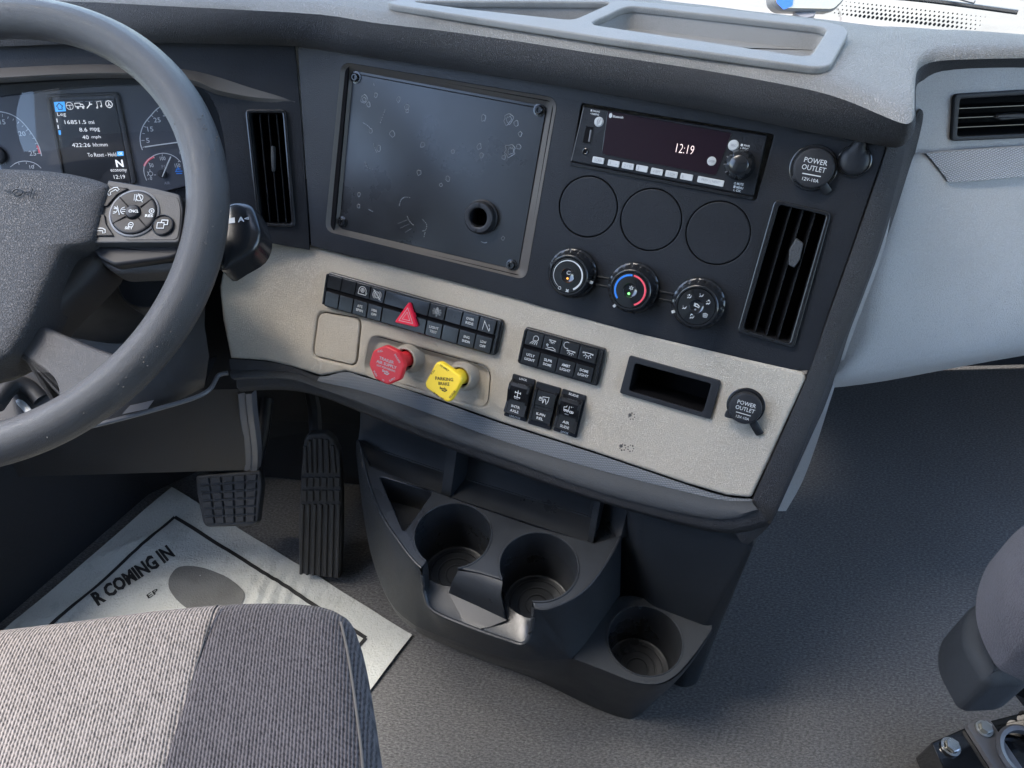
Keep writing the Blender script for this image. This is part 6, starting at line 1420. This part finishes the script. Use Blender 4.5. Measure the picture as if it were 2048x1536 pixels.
# ================================================================== PASSENGER SEAT AND ITS MOUNTING
ps = thing('passenger_seat', 'edge of the grey fabric passenger seat with its black hinge cover at right', 'seat', WF, (.66, .28, 0))
ZP = -.62
fb = [at_z(p, ZP) for p in [(2110, 1040), (2048, 1056), (2010, 1087), (1988, 1140), (1984, 1192), (1996, 1238), (2022, 1288), (2050, 1312), (2140, 1340), (2300, 1330), (2400, 1180), (2300, 1060)]]
m = MB(); m.dome(smooth([Vector((p.x, p.y, 0)) for p in fb], 4, True), CZ + ZP - .004, .07, 2.3, 14, .03); part('seat_fabric', m, 'speckle', ps, angle=180)
hc = [at_z(p, -.70) for p in [(1924, 1250), (1935, 1219), (1957, 1203), (1990, 1196), (2060, 1215), (2120, 1300), (2060, 1368), (1984, 1371), (1966, 1362), (1926, 1292)]]
m = MB(); m.prism(rpoly([Vector((p.x, p.y, 0)) for p in hc], .012, 4), CZ - .76, CZ - .69, .016, 4); part('hinge_cover', m, 'lip', ps, angle=60)
m = MB(); a, b = at_z((2048, 1365), -.78), at_z((2100, 1440), -1.0); m.tube([a, b], .016, n=10); part('hinge_arm', m, 'black', ps)
sb = thing('seat_bracket', 'black bolted floor bracket of the passenger seat at the lower right corner', 'bracket', WF, (.60, .25, 0))
bo2 = [at_z(p, -.985) for p in [(1862, 1484), (1876, 1478), (1936, 1452), (2060, 1420), (2300, 1370), (2300, 1800), (1960, 1700)]]
m = MB(); m.prism(rpoly([Vector((p.x, p.y, 0)) for p in bo2], .004, 3), .012, CZ - .985, .003, 2); part('base_plate', m, 'piano', sb)
m = MB(); a, b = at_z((1955, 1440), -.975), at_z((2060, 1600), -.975); d = (b - a).normalized(); s_ = Vector((d.y, -d.x, 0)) * .017
m.prism(rpoly([Vector((q.x, q.y, 0)) for q in (a + s_, b + s_, b - s_, a - s_)], .006, 3), CZ - .984, CZ - .976, .001, 2); part('flat_strap', m, 'silver', sb)
def bolt(p, z, r, par):
    c = at_z(p, z); m = MB(); m.lathe([(r * 1.35, 0), (r * 1.35, .002), (r, .0022)], c, 28); w0 = part('bolt', m, 'chrome', par)
    m = MB(); H6 = [Vector((c.x + r * cos(a), c.y + r * sin(a), 0)) for a in [pi / 3 * k + .3 for k in range(6)]]; m.prism(H6, c.z + .001, c.z + .009, .001, 2); part('bolt_head', m, 'chrome', w0)
bolt((1968, 1458), -.974, .0075, sb); bolt((1901, 1494), -.983, .0085, sb)
m = MB(); a = at_z((2030, 1500), -.97); m.lathe([(.034, 0), (.036, .006), (.033, .010), (.028, .008), (.028, -.002)], at_z((2052, 1512), -.975), 40); part('pivot_ring', m, 'silver', sb)
m = MB(); m.tube([at_z((2060, 1455), -.97), at_z((2250, 1410), -.97)], .020, n=20); part('cross_tube', m, 'piano', sb)
m = MB(); a, b = at_z((1895, 1512), -.99), at_z((1925, 1600), -1.02); m.tube([a, b], .010, n=8, flat=.35, up=(0, 0, 1)); part('webbing_strap', m, 'twill_dark', sb)

# ================================================================== OUTSIDE, SEEN THROUGH THE WINDSCREEN
ws_ = MB(); gx = [far_xy[i] for i in range(0, 29, 2)]
base_r = [Vector((x, y + .012, CZ - .30)) for x, y in gx]; top_r = [Vector((x * .93, y - .42, CZ + .88)) for x, y in gx]
ws_.grid([base_r, [a.lerp(b, .5) for a, b in zip(base_r, top_r)], top_r]); wso = thing('windscreen', 'clear curved windscreen above the far edge of the dash', 'windscreen', WF, (0, 1.0, CZ - .3)); part('glass', ws_, 'glass', wso, angle=180, wn=False)
# dotted ceramic band along its foot
dt = MB(); bl2 = smooth(base_r, 6); tl2 = smooth(top_r, 6)
L1 = resample(bl2, 520); L2 = resample(tl2, 520)
for i in range(520):
    if not .36 < L1[i].x < .50: continue
    for j in range(4):
        u = i + .5 * (j % 2); k = int(u); q0 = L1[k].lerp(L1[min(k + 1, 519)], u - k); q1 = L2[k].lerp(L2[min(k + 1, 519)], u - k); p = q0.lerp(q1, .004 + j * .0040); r_ = (.0019 - j * .0003) * min(1, (L1[i].x - .34) / .05, (.52 - L1[i].x) / .05)
        dt.add([p + Vector((r_ * cos(a), -.002, r_ * sin(a))) for a in [k2 * pi / 3 for k2 in range(6)]], [(0, 1, 2, 3, 4, 5)])
part('dot_band', dt, 'print_black', wso, kind='stuff', fixn=False, wn=False)
wp = thing('wiper', 'thin black wiper blade lying outside the foot of the windscreen', 'wiper', WF, (.6, 1.0, .75))
a, b, c = at_z((1560, 28), -.33), at_z((1800, 46), -.325), at_z((2034, 74), -.32)
a, b, c = [q + Vector((.02, .05, .01)) for q in (a, b, c)]
m = MB(); m.tube(smooth([a, b + Vector((0, 0, .002)), c], 6), .0028, n=6); part('blade', m, 'black', wp)
m = MB(); m.tube(smooth([a + Vector((-.05, .02, 0)), b + Vector((0, .012, .010)), c + Vector((-.05, .01, .008))], 6), .0022, n=6); part('arm', m, 'silver', wp)
mr = thing('hood_mirror', 'hood mirror painted with blue and tan reflections seen outside beyond the windscreen', 'mirror', WF, at_z((1615, 5), -1.0))
Fm = Frame(at_z((1618, 0), -.95), (1, .1, 0), (.1, -.9, .45))
mo = rpoly(Fm.pts([(1545, -60), (1700, -60), (1692, 0), (1668, 24), (1560, 22), (1546, 8)]), .02, 5)
m = MB(); m.prism(mo, -.06, -.002, .015, 3); part('shell', to_world(m, Fm), 'silver', mr)
m = MB(); m.prism(inset(mo if area(mo) > 0 else mo[::-1], .010), -.001, .003, .002, 2); g0 = part('glass', to_world(m, Fm), 'amber', mr)
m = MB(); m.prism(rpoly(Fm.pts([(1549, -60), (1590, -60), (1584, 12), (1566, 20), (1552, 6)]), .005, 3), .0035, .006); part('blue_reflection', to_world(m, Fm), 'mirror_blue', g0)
m = MB(); q = at_z((1600, 24), -1.02); m.tube([Fm.w(Fm.at((1610, 22), -.02)), q + Vector((.0, .05, -.5))], .04, n=10); part('foot', m, 'silver', mr)
